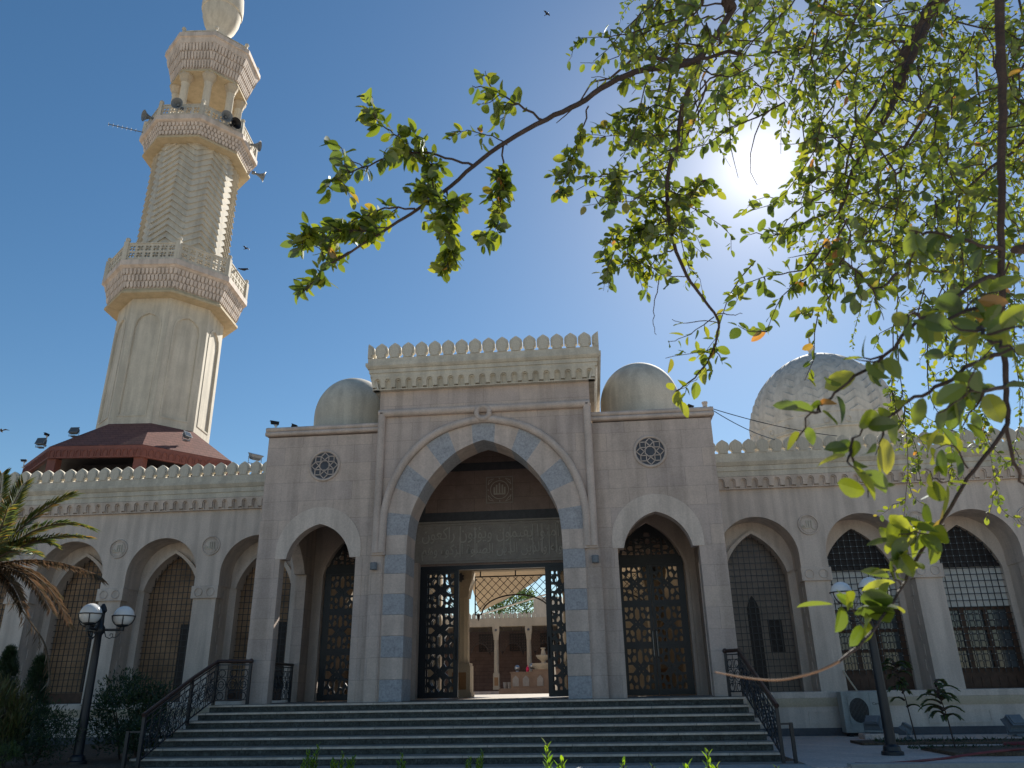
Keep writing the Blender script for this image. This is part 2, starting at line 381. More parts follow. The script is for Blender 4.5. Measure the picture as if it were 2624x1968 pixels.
# voussoirs and striped jambs
for s in (-1, 1):
    for k in range(7):
        z0, z1 = .478 * k, min(.478 * (k + 1), 3.32)
        if k == 6: z0, z1 = 2.868, 3.32
        b = MB(); xs = sorted((s * 1.90, s * 2.43)); b.box(xs[0], xs[1], .485, 1.4, z0 + .002, z1 - .002)
        b.build('jamb_block', BLUE if k % 2 == 0 else STONEP, gate, bevel=.006)
    for k in range(7):
        o_ = FO[k] + [FO[k + 1][0] if k + 1 < len(FO) else (0, 6.6)]; i_ = FI[k] + [FI[k + 1][0] if k + 1 < len(FI) else (0, 6.135)]
        poly = [(s * x, z) for x, z in o_] + [(s * x, z) for x, z in reversed(i_)]
        b = MB(); b.plate(poly, (), .485, 1.4); b.build('voussoir', BLUE if k % 2 == 1 else STONEP, gate)
o_ = [(-x, z) for x, z in FO[7]] + [(0, 6.6)] + [(x, z) for x, z in reversed(FO[7])]
i_ = [(-x, z) for x, z in FI[7]] + [(0, 6.135)] + [(x, z) for x, z in reversed(FI[7])]
b = MB(); b.plate(o_ + i_[::-1], (), .483, 1.4); b.build('keystone', BLUE, gate)
# roll mouldings
b = MB()
R_ = .10
arcp = [(2.52, .45, 3.36), (2.51, .45, 3.8), (2.49, .45, 4.37), (2.33, .45, 5.02), (2.02, .45, 5.63), (1.53, .45, 6.15), (.95, .45, 6.48), (.3, .45, 6.65), (0, .45, 6.68)]
def spl(P, k=4):
    P = [Vector(p) for p in P]; out = []
    for i in range(len(P) - 1):
        p0, p1, p2, p3 = P[max(0, i - 1)], P[i], P[i + 1], P[min(len(P) - 1, i + 2)]
        for j in range(k):
            t = j / k
            out.append(.5 * ((2 * p1) + (p2 - p0) * t + (2 * p0 - 5 * p1 + 4 * p2 - p3) * t * t + (3 * p1 - p0 - 3 * p2 + p3) * t ** 3))
    return out + [P[-1]]
ap = spl(arcp)
b.tube(ap[:-1] + [Vector((-p.x, p.y, p.z)) for p in reversed(ap)], R_, 10)
for s in (-1, 1):
    b.tube([(s * 2.655, .45, 3.36), (s * 2.655, .45, 6.96)], R_, 10)
    b.box(*sorted((s * 2.42, s * 2.75)), .40, .5, 3.31, 3.40)
b.tube([(-2.74, .45, 6.96), (2.74, .45, 6.96)], R_, 10)
b.tube([(.165 * cos(a), .385, 6.83 + .165 * sin(a)) for a in [2 * pi * i / 24 for i in range(25)]], .07, 8)
b.build('roll_moulding', STONEP, gate, smooth=50)
for s in (-1, 1):
    b = MB(); b.box(*sorted((s * 2.47, s * 2.79)), .46, .5, 0, 3.31); b.box(*sorted((s * 2.50, s * 2.76)), .445, .46, 0, 3.31); b.build('pilaster_strip', STONE, gate)
# cornice with frieze of little arches, and merlons
def frieze(b, fn, L, per, zb, zt, d_b, d_t, n=None):
    """comb of small arches hanging over a recess, tilted outwards; fn(u, d, w)"""
    n = n or max(1, round(L / per)); per = L / n; H = zt - zb
    pts = [(0, H), (0, .2 * H)]
    hw = per * .30
    for i in range(n):
        c = per * (i + .5)
        pts += [(c - hw, .2 * H), (c - hw, .60 * H)] + [(c - hw * cos(pi * k / 8), .60 * H + hw * sin(pi * k / 8)) for k in range(1, 8)] + [(c + hw, .60 * H), (c + hw, .2 * H)]
    pts += [(L, .2 * H), (L, H)]
    tilt = lambda u, d, w: fn(u, d + d_b + (d_t - d_b) * w / H, zb + w)
    b.plate(pts, (), -.045, 0.045, tilt)
    for i in range(n):
        c = per * (i + .5); h2 = hw * .66
        q = [(c - h2, .08 * H), (c - h2, .60 * H)] + [(c - h2 * cos(pi * k / 6), .60 * H + h2 * sin(pi * k / 6)) for k in range(1, 6)] + [(c + h2, .60 * H), (c + h2, .08 * H)]
        ring = [(c - hw * .98, .09 * H), (c - hw * .98, .60 * H)] + [(c - hw * .98 * cos(pi * k / 6), .60 * H + hw * .98 * sin(pi * k / 6)) for k in range(1, 6)] + [(c + hw * .98, .60 * H), (c + hw * .98, .09 * H)]
        b.plate(ring + q[::-1], (), .0, .05, tilt)
    b.plate([(0, 0), (L, 0), (L, .07 * H), (0, .07 * H)], (), -.055, .05, tilt)
    b.plate([(0, 0), (L, 0), (L, H), (0, H)], (), .05, .10, tilt)
cor = MB(); cor.rectloft(-2.74, 2.74, .5, 5.0, [(.12, 7.93), (.235, 7.93), (.235, 8.025), (.265, 8.03), (.265, 8.135), (.295, 8.14), (.33, 8.18), (.35, 8.21), (.35, 8.29), (.3, 8.295), (.3, 8.43), (.0, 8.43)])
cor.rectloft(-2.74, 2.74, .5, 5.0, [(.0, 7.58), (.0, 8.0), (-.3, 8.0)])
cornice = cor.build('cornice', STUCCOW, gate)
b = MB()
frieze(b, lambda u, d, w: (-2.92 + u, .5 + d, w), 5.84, .284, 7.58, 7.93, -.10, -.20)
frieze(b, lambda u, d, w: (2.74 - d, .32 + u, w), 4.7, .284, 7.58, 7.93, -.10, -.20)
frieze(b, lambda u, d, w: (-2.74 + d, 5.02 - u, w), 4.7, .284, 7.58, 7.93, -.10, -.20)
b.build('arched_frieze', STUCCOW, gate)
def merlon_mb(per, H, th, fn, half=0):
    """keyhole-necked pointed merlon; half=-1/1 keeps only the right/left half"""
    hw = per * .468; nk = per * .36
    side = [(nk, 0), (nk, .10 * H), (nk * .93, .16 * H), (nk * .98, .22 * H), (hw * .96, .27 * H), (hw, .33 * H), (hw, .62 * H), (hw * .90, .735 * H), (hw * .64, .835 * H), (hw * .31, .925 * H), (0, H)]
    pts = side + [(-x, z) for x, z in reversed(side[:-1])]
    if half == 1: pts = [(-.001, 0)] + side
    if half == -1: pts = [(.001, 0)] + [(-x, z) for x, z in side]
    b = MB(); b.plate(pts, (), 0, th, fn)
    k = .72
    ins = [(p[0] * k, .03 * H + p[1] * .84) for p in pts]
    b.plate(ins, (), -.028, .0, fn, back=False)
    return b
mer0 = None; per = 6.1 / 17
for i in range(16):
    x = -3.05 + per * (i + 1)
    if mer0 is None:
        mer0 = merlon_mb(per, .44, .13, lambda u, d, w: (x + u, .215 + d, 8.43 + w)).build('merlon', STUCCOW, gate); x00 = x
    else: copy_part(mer0, gate, (x - x00, 0, 0))
merlon_mb(per, .44, .13, lambda u, d, w: (-3.05 + u, .215 + d, 8.43 + w), 1).build('merlon', STUCCOW, gate)
merlon_mb(per, .44, .13, lambda u, d, w: (3.05 + u, .215 + d, 8.43 + w), -1).build('merlon', STUCCOW, gate)
for s in (-1, 1):
    m0 = None
    for i in range(12):
        y = .42 + per * (i + .5)
        if m0 is None: m0 = merlon_mb(per, .44, .13, lambda u, d, w: (s * (3.03 - d), y + u, 8.43 + w)).build('merlon', STUCCOW, gate); y0 = y
        else: copy_part(m0, gate, (0, y - y0, 0))

# flanking bays
SPR = 3.32
def star_frame(b, cx, cz, y, R):
    pass
for s in (-1, 1):
    cx = s * 4.17
    A = pointed(cx, .81, SPR, .85, .185, 9)
    x0, x1 = sorted((s * 2.74, s * 5.74))
    hole = [(cx - .96, 0), (cx - .96, SPR)] + A + [(cx + .96, SPR), (cx + .96, 0)]
    b = MB(); b.plate([(x0, 0)] + hole + [(x1, 0), (x1, 6.5), (x0, 6.5)], (), .65, .95)
    # outer side wall with its own arch, back wall behind the porch, ceiling and roof
    As = pointed(2.3, .95, SPR, .9, .12, 8)
    sx = s * 5.74
    fn = lambda u, d, w: (sx - s * d, u, w)
    b.plate([(.95, 0), (1.2, 0), (1.2, SPR)] + As + [(3.4, SPR), (3.4, 0), (5.0, 0), (5.0, 6.5), (.95, 6.5)], (), 0, .3, fn)
    b.build('bay_wall', STONE, gate)
    D = pointed(cx, .96, 3.36, 1.22, .18, 10)
    b = MB(); xa, xb = sorted((s * 2.74, s * 5.44))
    b.plate([(xa, 0), (cx - .96, 0)] + D + [(cx + .96, 0), (xb, 0), (xb, 5.3), (xa, 5.3)], (), 4.0, 4.35)
    for k, (g_, yy) in enumerate(((.10, 3.93), (.20, 3.97))):
        D2 = pointed(cx, .96 + g_, 3.36, 1.22 + g_ * 1.2, .18, 10)
        D1 = pointed(cx, .96 + g_ - .09, 3.36, 1.22 + (g_ - .09) * 1.2, .18, 10)
        b.plate([(cx - .96 - g_, 0)] + D2 + [(cx + .96 + g_, 0), (cx + .96 + g_ - .09, 0)] + D1[::-1] + [(cx - .96 - g_ + .09, 0)], (), yy, 4.0)
    b.build('porch_back_wall', STONEP, gate)
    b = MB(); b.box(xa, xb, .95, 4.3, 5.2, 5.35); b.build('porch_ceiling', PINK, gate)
    b = MB(); xi, xo = sorted((s * 2.74, s * 5.74)); b.box(xi, xo, .9, 5.0, 6.35, 6.56); b.build('bay_roof', STUCCO, gate)
    # raised arch band and grooves
    b = MB(); band = [(cx - 1.085, SPR)] + roundarch(cx, 1.085, SPR + .195, 1.085, 24) + [(cx + 1.085, SPR)]
    b.plate(band + A[::-1], (), .632, .652); b.build('arch_band', STUCCO, gate)
    for q in (-1, 1):
        b = MB(); b.box(cx + q * 1.05 - .085, cx + q * 1.05 + .085, .642, .66, 0, SPR - .004); b.build('jamb_strip', STONE, gate)
    # cornice of two rolls
    b = MB(); L0, L1 = (-5.82, -2.76) if s < 0 else (2.76, 5.82)
    for zz, pr in ((6.60, .065), (6.72, .05)):
        b.tube([(L0, .65 - pr + .03, zz), (L1, .65 - pr + .03, zz)], .062, 10)
        b.tube([(sx + s * (pr - .03), .6, zz), (sx + s * (pr - .03), 5.0, zz)], .062, 10)
    b.box(min(L0, L1) + .03, max(L0, L1) - .03, .66, 5.0, 6.54, 6.76)
    b.build('bay_cornice', STONEP, gate, smooth=50)
    # dome on the bay roof
    b = MB(); b.lathe([(1.16, 6.7), (1.16, 7.05), (1.12, 7.1), (1.13, 7.6)] + [(1.13 * cos(a), 7.72 + 1.24 * sin(a)) for a in [pi / 2 * i / 16 for i in range(17)]], 48, (s * 4.2, 2.9))
    b.build('small_dome', STUCCOW, gate, smooth=40)
    # round star window
    zc = 5.685
    b = MB(); b.tube([(cx + .385 * cos(a), .64, zc + .385 * sin(a)) for a in [2 * pi * i / 40 for i in range(41)]], .036, 8, caps=False)
    rw = b.build('rosette_window', STONEP, gate, smooth=60)
    b = MB(); b.plate([(cx + .375 * cos(2 * pi * i / 32), zc + .375 * sin(2 * pi * i / 32)) for i in range(32)], (), .646, .649); b.build('pane', DARKSTONE, rw)
    b = MB()
    def ringpoly(P, w):
        for i in range(len(P)):
            a_, c_ = P[i], P[(i + 1) % len(P)]
            b.tube([(cx + a_[0], .635, zc + a_[1]), (cx + c_[0], .635, zc + c_[1])], w, 4)
    ringpoly([(.135 * cos(pi / 8 + pi / 4 * i), .135 * sin(pi / 8 + pi / 4 * i)) for i in range(8)], .017)
    for i in range(8):
        a = pi / 4 * i + pi / 2; c_ = (.245 * cos(a), .245 * sin(a)); r = .098
        ringpoly([(c_[0] + r * cos(a + pi / 2 * k), c_[1] + r * sin(a + pi / 2 * k)) for k in range(4)], .015)
    b.build('tracery', STONEP, rw)

# vestibule back wall: door opening, dark bands, carved panel, emblem
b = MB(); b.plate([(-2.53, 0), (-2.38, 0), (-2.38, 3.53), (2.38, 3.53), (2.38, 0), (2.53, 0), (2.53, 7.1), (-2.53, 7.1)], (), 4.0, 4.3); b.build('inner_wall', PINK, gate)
b = MB(); b.box(-2.53, 2.53, 3.985, 4, 6.30, 6.54); b.box(-2.53, 2.53, 3.985, 4, 4.80, 5.07)
b.box(-2.40, -2.20, 3.983, 4, 5.07, 6.30); b.box(2.20, 2.40, 3.983, 4, 5.07, 6.30); b.build('dark_band', DARKSTONE, gate)
b = MB(); b.box(-2.53, 2.53, 3.95, 4.0, 3.60, 4.78)
cp = b.build('calligraphy_panel', CARVED, gate)
b = MB()
for e, yy in ((0, 3.90), (.07, 3.925)):
    o4 = [(-2.53 + e, 3.58 + e), (2.53 - e, 3.58 + e), (2.53 - e, 4.79 - e), (-2.53 + e, 4.79 - e)]
    i4 = [(-2.53 + e + .055, 3.58 + e + .05), (2.53 - e - .055, 3.58 + e + .05), (2.53 - e - .055, 4.79 - e - .05), (-2.53 + e + .055, 4.79 - e - .05)]
    b.plate(o4, [i4], yy, 3.96)
b.build('panel_frame', CARVED, cp)
# lettering in presentation forms, listed in reading order and laid right to left
def ar(s): return s[::-1]
ROW1 = ['\uFE8D\uFEDF\uFEE0\uFEEA', '\uFEED\uFEDF\uFBFF\uFEDC\uFEE2', '\uFE8D\uFEE7\uFEE4\uFE8E', '\uFE81\uFEE3\uFEE8\uFEEE\uFE8D', '\uFEF3\uFED8\uFBFF\uFEE4\uFEEE\uFEE5', '\uFEED\uFEF3\uFE86\uFE97\uFEEE\uFEE5', '\uFEAD\uFE8D\uFEDB\uFECC\uFEEE\uFEE5']
ROW1 = ['\uFE8D\uFEDF\uFEE0\uFEEA', '\uFE81\uFEE3\uFEE8\uFEEE\uFE8D', '\uFEF3\uFED8\uFEF4\uFEE4\uFEEE\uFEE5', '\uFEED\uFEF3\uFE86\uFE97\uFEEE\uFEE5', '\uFEAD\uFE8D\uFEDB\uFECC\uFEEE\uFEE5']
ROW2 = ['\uFEED\uFEAD\uFEB3\uFEEE\uFEDF\uFEEA', '\uFEED\uFE8D\uFEDF\uFEAC\uFEF3\uFEE6', '\uFE8D\uFEDF\uFEAC\uFEF3\uFEE6', '\uFE8D\uFEDF\uFEBC\uFEE0\uFEEE\uFE93', '\uFE8D\uFEDF\uFEB0\uFEDB\uFEEE\uFE93', '\uFEED\uFEEB\uFEE2']
b = MB()
for row, z0, zs in ((ROW1, 4.27, 1.35), (ROW2, 3.84, 1.35)):
    text_into(b, ar(' '.join(row)), lambda u, d, w, z0=z0, zs=zs: (-2.27 + u, d, z0 + w * zs), 4.54, .03, 3.952)
for i, (x, h) in enumerate(((-1.15, .9), (-.72, .86), (.12, .8), (.30, .84), (.95, .88), (1.22, .9), (1.42, .86), (1.62, .9))):
    b.box(x - .014, x + .014, 3.925, 3.952, 3.78 + .02 * (i % 2), 3.74 + h)
b.build('lettering', CARVEDL, cp)
def god_name(b, fn, s, r):
    for P in ([(.62, .95), (.62, .1), (.66, -.05), (.95, -.22)], [(.3, .95), (.3, 0)], [(0, .95), (0, 0)], [(.3, 0), (-.45, 0)], [(-.45, 0), (-.66, .14), (-.5, .34), (-.28, .2), (-.3, 0)]):
        b.tube([fn(p[0] * s, 0, (p[1] - .4) * s) for p in P], r, 5)
b = MB(); b.plate([(-.40, 5.29), (.40, 5.29), (.40, 6.09), (-.40, 6.09)], [[(-.37, 5.32), (-.37, 6.06), (.37, 6.06), (.37, 5.32)]], 3.975, 4.0)
em = b.build('emblem', CARVED, gate)
b = MB(); b.tube([(.27 * cos(a), 3.99, 5.69 + .27 * sin(a)) for a in [2 * pi * i / 32 for i in range(33)]], .012, 5)
for x, h in ((-.155, .20), (-.085, .27), (0, .32), (.085, .27), (.155, .20)): b.box(x - .022, x + .022, 3.97, 4.0, 5.565, 5.565 + h)
b.box(-.17, .17, 3.972, 4.0, 5.545, 5.58)
for q in (-1, 1):
    for w in (-1, 1):
        b.tube([(q * .34, 3.99, 5.69 + w * .16), (q * .31, 3.99, 5.69 + w * .29), (q * .17, 3.99, 5.69 + w * .34), (q * .25, 3.99, 5.69 + w * .25), (q * .34, 3.99, 5.69 + w * .16)], .012, 4)
    b.sphere((q * .335, 3.99, 5.69), .02, 8, 6); b.sphere((0, 3.99, 5.69 + q * .335), .02, 8, 6)
b.build('lettering', CARVEDL, em)
# jamb mouldings beside the doors
b = MB()
for s in (-1, 1):
    b.box(*sorted((s * 2.30, s * 2.53)), 3.7, 4.0, 0, 3.6); b.box(*sorted((s * 2.42, s * 2.53)), 3.45, 3.7, 0, 3.6)
b.build('door_jamb', STONEP, gate)

# ---- lattice work: unit cell of the eight-fold star screen, as holes in a plate
def cell_holes(x0, x1, z0, z1):
    cx, cz, a, c = (x0 + x1) / 2, (z0 + z1) / 2, (x1 - x0) / 2, (z1 - z0) / 2
    H = []
    H.append([(0, .20), (.17, .36), (.17, .78), (0, .96), (-.17, .78), (-.17, .36)])
    H.append([(.95, .19), (.62, .19), (.36, 0), (.62, -.19), (.95, -.19)])
    H.append([(.33, .62), (.30, .46), (.44, .30), (.62, .34), (.62, .50), (.48, .66)])
    H.append([(.84, .50), (.74, .42), (.74, .33), (.95, .28), (.95, .60)])
    H.append([(.30, .96), (.30, .80), (.42, .74), (.56, .86), (.50, .96)])
    H.append([(.68, .96), (.66, .80), (.80, .66), (.95, .72), (.95, .96)])
    H.append([(.10, .08), (.16, .10), (.18, .16), (.12, .16)])
    out = []
    for h in H:
        for sx in (1, -1):
            for sz in (1, -1):
                q = [(sx * p[0], sz * p[1]) for p in h]
                if h is H[0] and sx == -1: continue
                if h is H[1] and sz == -1: continue
                out.append([(cx + a * p[0], cz + c * p[1]) for p in q])
    return out
def leaf_mb(x0, x1, z0, z1, y0, y1, sl, sr, panels):
    holes = []
    for p0, p1 in panels: holes += cell_holes(x0 + sl, x1 - sr, p0, p1)
    b = MB(); b.plate([(x0, z0), (x1, z0), (x1, z1), (x0, z1)], holes, y0, y1); return b
PN = ((.16, 1.18), (1.31, 2.25), (2.37, 3.34))
for s in (-1, 1):
    for fold in (0, 1):
        y0 = 4.05 + .13 * fold
        x0, x1 = (-2.38, -1.2) if s < 0 else (1.26, 2.38)
        sl, sr = (.26, .11) if s < 0 else (.11, .26)
        if fold: x0, x1 = (x0 + .03, x1 - .03)
        b = leaf_mb(x0, x1, .03, 3.42, y0, y0 + .06, sl, sr, PN)
        o = b.build('lattice_door_leaf', IRON, gate)
        b = MB(); xx = x1 - .05 if s < 0 else x0 + .05
        b.tube([(xx, y0 - .03, 1.0), (xx, y0 - .06, 1.04), (xx, y0 - .06, 1.5), (xx, y0 - .03, 1.54)], .014, 6); b.build('handle', IRON, o)
b = MB(); b.box(-2.38, 2.38, 4.03, 4.2, 3.42, 3.53); b.build('door_head', IRON, gate)
for s in (-1, 1):
    cx = s * 4.17
    A = pointed(cx, .93, 3.36, 1.2, .175, 10)
    lun = cell_holes(cx - .37, cx + .37, 3.66, 4.14) + [[(cx - .10, 4.18), (cx, 4.17), (cx + .10, 4.18), (cx + .07, 4.30), (cx - .07, 4.30)]]
    for q in (-1, 1):
        for h in ([(.42, 3.68), (.56, 3.68), (.48, 3.76), (.42, 3.76)], [(.60, 3.68), (.74, 3.68), (.70, 3.80), (.60, 3.76)], [(.42, 3.80), (.52, 3.80), (.58, 3.86), (.52, 3.93), (.42, 3.92)], [(.42, 3.96), (.52, 3.97), (.48, 4.06), (.42, 4.08)], [(.61, 3.82), (.66, 3.84), (.62, 3.90)]):
            lun.append([(cx + q * u, w) for u, w in h])
    b = MB(); b.plate([(cx - .93, 3.44)] + A[1:-1] + [(cx + .93, 3.44)], lun, 4.03, 4.10); o = b.build('door_lunette', IRON, gate)
    b = MB(); b.box(cx - .93, cx + .93, 4.02, 4.12, 3.40, 3.62); b.build('transom', IRON, gate)
    for q in (-1, 1):
        x0, x1 = sorted((cx + q * .005, cx + q * .94))
        b = leaf_mb(x0, x1, .02, 3.40, 4.05, 4.11, .17 if q < 0 else .07, .07 if q < 0 else .17, ((.15, 1.2), (1.34, 2.28), (2.42, 3.36)))
        o = b.build('lattice_door_leaf', IRON, gate)
        b = MB(); xx = cx + q * .055
        b.tube([(xx, 4.05, .95), (xx, 3.99, .98), (xx, 3.99, 1.62), (xx, 4.05, 1.65)], .013, 6); b.build('handle', STEEL, o)

# ================================================================== ARCADE WINGS
def wing(s, centres, label, kinds, xin=5.74, xout=21.6):
    w = thing('arcade_wing', label, 'arcade building', (s * 13.5, 5, -1.05), 'arcaded wings of the mosque')
    hw, hl = 1.13, 1.16
    cs = sorted(centres); P = abs(cs[1] - cs[0])
    xa, xb = sorted((s * xin, s * xout)); b = MB()
    edges = [xa] + [(p + q) / 2 for p, q in zip(cs[:-1], cs[1:])] + [xb]
    for c, e0, e1 in zip(cs, edges[:-1], edges[1:]):
        arch = [(c - hl, .03), (c - hl, 3.32)] + [(c - hw, 3.325)] + roundarch(c, hw, 3.68, 1.14, 28) + [(c + hw, 3.325)] + [(c + hl, 3.32), (c + hl, .03)]
        if e0 < c - hl and e1 > c + hl: poly = [(e0, .03)] + arch + [(e1, .03), (e1, 6.0), (e0, 6.0)]
        elif e0 >= c - hl:
            arch = [p for p in arch if p[0] > e0 + .02]; poly = [(e0, arch[0][1] - .02)] + arch + [(e1, .03), (e1, 6.0), (e0, 6.0)]
        else:
            arch = [p for p in arch if p[0] < e1 - .02]; poly = [(e0, .03)] + arch + [(e1, arch[-1][1] - .02), (e1, 6.0), (e0, 6.0)]
        b.plate(poly, (), 5.0, 6.0)
    b.box(xa, xb, 6.9, 7.1, -1.05, 6.0); b.box(xa, xb, 5.9, 10.2, 6.0, 6.25); b.box(xa, xb, 10, 10.2, -1.05, 6.0)
    b.box(*sorted((s * (xout - .2), s * xout)), 6, 10, -1.05, 6)
    b.build('arcade_wall', STUCCO, w)
    # plinth, moulding and sill
    b = MB(); b.box(xa, xb, 4.86, 6.9, -1.05, -.34); b.build('podium', STUCCO, w)
    b = MB(); b.box(xa, xb, 4.80, 6.9, -.13, .03); b.build('window_sill', STUCCO, w, bevel=.012)
    b = MB()
    for k in range(6):
        a0, a1 = k / 6, (k + 1) / 6
        b.box(xa, xb, 4.86 - .05 * sin(a1 * pi / 2) , 5.2, -.34 + .21 * a0, -.34 + .21 * a1)
    b.build('podium_moulding', WARM, w)
    b = MB(); b.box(xa, xb, 4.83, 4.9, -1.05, -.86); b.build('dark_plinth', DARKSTONE, w)
    mids = [(p + q) / 2 for p, q in zip(cs[:-1], cs[1:])]
    for c in mids:
        f4 = [(c - .8, -.78), (c + .8, -.78), (c + .8, -.45), (c - .8, -.45)]; i4 = [(c - .76, -.74), (c + .76, -.74), (c + .76, -.49), (c - .76, -.49)]
        b = MB(); b.plate(f4, [i4], 4.845, 4.862); b.build('podium_panel', STUCCO, w)
    # capitals
    for c in mids:
        b = MB(); b.box(c - .42, c + .42, 4.93, 5.3, 2.94, 3.31); cp_ = b.build('capital', STUCCO, w, bevel=.008)
        b = MB()
        for q in (-.19, .19):
            b.tube([(c + q + .12 * cos(a), 4.925, 3.125 + .12 * sin(a)) for a in [2 * pi * i / 16 for i in range(17)]], .018, 5)
        b.build('roundel', STUCCO, cp_)
    # cornice and frieze
    b = MB()
    prof = [(.07, 5.99), (.20, 6.0), (.20, 6.16), (.23, 6.165), (.23, 6.31), (.26, 6.315), (.31, 6.39), (.33, 6.42), (.33, 6.50), (.27, 6.505), (.27, 6.70), (0, 6.70)]
    lp = [[(x, 5.0 - o, z) for o, z in prof] + [(x, 5.3, 6.70), (x, 5.3, 5.99)] for x in (xa, xb)]
    b.loft(lp); b.build('cornice', STUCCOW, w)
    b = MB(); frieze(b, lambda u, d, z: (xa + u, 5.0 + d, z), xb - xa, .322, 5.64, 5.99, -.06, -.16); b.build('arched_frieze', STUCCO, w)
    n = int((xout - xin) / .392); m0 = None
    for i in range(n):
        x = s * (xin + .392 * (i + .45))
        if m0 is None: m0 = merlon_mb(.400, .45, .13, lambda u, d, z: (x + u, 4.74 + d, 6.69 + z)).build('merlon', STUCCOW, w); xm = x
        else: copy_part(m0, w, (x - xm, 0, 0))
    # medallions
    for c in mids:
        b = MB(); b.tube([(c + .28 * cos(a), 4.985, 4.53 + .28 * sin(a)) for a in [2 * pi * i / 32 for i in range(33)]], .022, 6)
        b.tube([(c + .22 * cos(a), 4.992, 4.53 + .22 * sin(a)) for a in [2 * pi * i / 32 for i in range(33)]], .012, 5)
        md = b.build('medallion', STUCCO, w, smooth=60)
        b = MB(); god_name(b, lambda u, d, z: (c - .04 + u, 4.985, 4.53 + z), .22, .02); b.build('lettering', STUCCOW, md)
    # windows
    for c, kd in zip(centres, kinds):
        wp = pointed(c, 1.0, 3.34, 1.22, .16, 10)
        if kd == 'B':
            b = MB(); b.plate([(c - 1.2, .03), (c - 1.0, .03)] + wp + [(c + 1.0, .03), (c + 1.2, .03), (c + 1.2, 5.2), (c - 1.2, 5.2)], (), 6.0, 6.3)
            fr = b.build('window_surround', STUCCO, w)
            b = MB(); b.plate([(c - .99, 3.40)] + wp[1:-1] + [(c + .99, 3.40)], (), 6.16, 6.2); b.box(c - 1.0, c + 1.0, 6.1, 6.2, 3.34, 3.44); lu = b.build('lunette', WOODD, w)
            b = MB(); b.box(c - 1.0, c + 1.0, 6.17, 6.22, 2.22, 3.34); b.build('blind_panel', PANELW, w)
            holes = []
            for i in range(3):
                for j in range(3):
                    holes.append([(c - .93 + .64 * i, .58 + .55 * j), (c - .93 + .64 * i + .52, .58 + .55 * j), (c - .93 + .64 * i + .52, 1.03 + .55 * j), (c - .93 + .64 * i, 1.03 + .55 * j)])
            b = MB(); b.plate([(c - 1, .03), (c + 1, .03), (c + 1, 2.22), (c - 1, 2.22)], holes, 6.14, 6.22); wn = b.build('window', WOOD, w)
            b = MB(); b.box(c - .98, c + .98, 6.205, 6.215, .4, 2.2); b.build('pane', GLASSG, wn)
            b = MB()
            for i in range(8): b.box(c - .92 + .235 * i, c - .92 + .235 * i + .19, 6.125, 6.15, .08, .34)
            b.build('panel', WOOD, wn)
            gz0 = .45
        else:
            wi = pointed(c, .90, 3.30, 1.16, .16, 10)
            b = MB(); b.plate([(c - 1.2, .03), (c - .93, .03), (c - .93, 3.28)] + wi + [(c + .93, 3.28), (c + .93, .03), (c + 1.2, .03), (c + 1.2, 5.2), (c - 1.2, 5.2)], (), 5.85, 6.2)
            wo = pointed(c, 1.06, 3.36, 1.20, .16, 10)
            b.plate([(c - 1.06, 3.36)] + wo[1:-1] + [(c + 1.06, 3.36)] + [(c + .93, 3.30)] + wi[::-1] + [(c - .93, 3.30)], (), 5.72, 5.86)
            b.build('window_surround', STUCCO, w)
            b = MB(); b.plate([(c - .93, .03), (c - .93, 3.28)] + wi + [(c + .93, 3.28), (c + .93, .03)], (), 6.22, 6.25)
            b.build('window', CURTAIN if kd == 'A' else GLASSD, w)
            if kd == 'A':
                b = MB(); b.box(c - .93, c + .93, 6.05, 6.2, .03, .33); b.build('board', WOOD, w)
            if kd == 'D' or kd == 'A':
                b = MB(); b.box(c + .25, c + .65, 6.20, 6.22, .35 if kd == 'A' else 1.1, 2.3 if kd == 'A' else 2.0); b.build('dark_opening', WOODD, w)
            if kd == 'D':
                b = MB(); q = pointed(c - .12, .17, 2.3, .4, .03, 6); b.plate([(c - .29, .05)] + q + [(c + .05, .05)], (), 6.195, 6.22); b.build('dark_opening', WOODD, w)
            wp = wi; gz0 = .05
        # iron grille
        b = MB(); R = .0145 if kd == 'B' else .0125; hwid = abs(wp[0][0] - c) - .01; n = 11; yg = 6.06
        for i in range(1, n):
            x = c - hwid + 2 * hwid * i / n; zt = arch_z(wp, x) or 3.3
            b.tube([(x, yg, gz0), (x, yg, zt)], R, 4)
        z = gz0 + .12
        while z < wp[10][1] - .06:
            if z <= wp[0][1]: xl = hwid
            else:
                xl = max([abs(p[0] - c) for p in wp if p[1] >= z] + [0])
            b.tube([(c - xl, yg, z), (c + xl, yg, z)], R, 4); z += .182
        gr = b.build('grille', IRON, w)
        if kd == 'B':
            b = MB(); z = gz0 + .12
            while z < 4.4:
                for i in range(1, n):
                    x = c - hwid + 2 * hwid * i / n
                    if (z > 3.4 or z < 2.2) and z < (arch_z(wp, x) or 3.3) - .03: b.box(x - .008, x + .008, yg - .02, yg, z - .008, z + .008)
                z += .182
            b.build('grille_studs', STEEL, gr)
        # quoins down the reveals
        for q in (-1, 1):
            b = MB()
            for k in range(8):
                x_ = c + q * hl
                b.box(*sorted((x_, x_ - q * .015)), 5.3 + .12 * (k % 2), 5.62, .1 + .4 * k, .1 + .4 * k + .3)
            b.build('quoins', STUCCO, w)
    return w
wing(1, [7.40, 10.42, 13.46, 16.5, 19.54], 'arcaded wing right of the gatehouse with brown latticed windows and pale panels', ['D', 'B', 'B', 'B', 'B'])
wing(-1, [-7.65, -10.69, -13.72, -16.77, -19.8], 'arcaded wing left of the gatehouse with grilled brown windows behind the shrubs', ['A', 'A', 'A', 'A', 'A'])
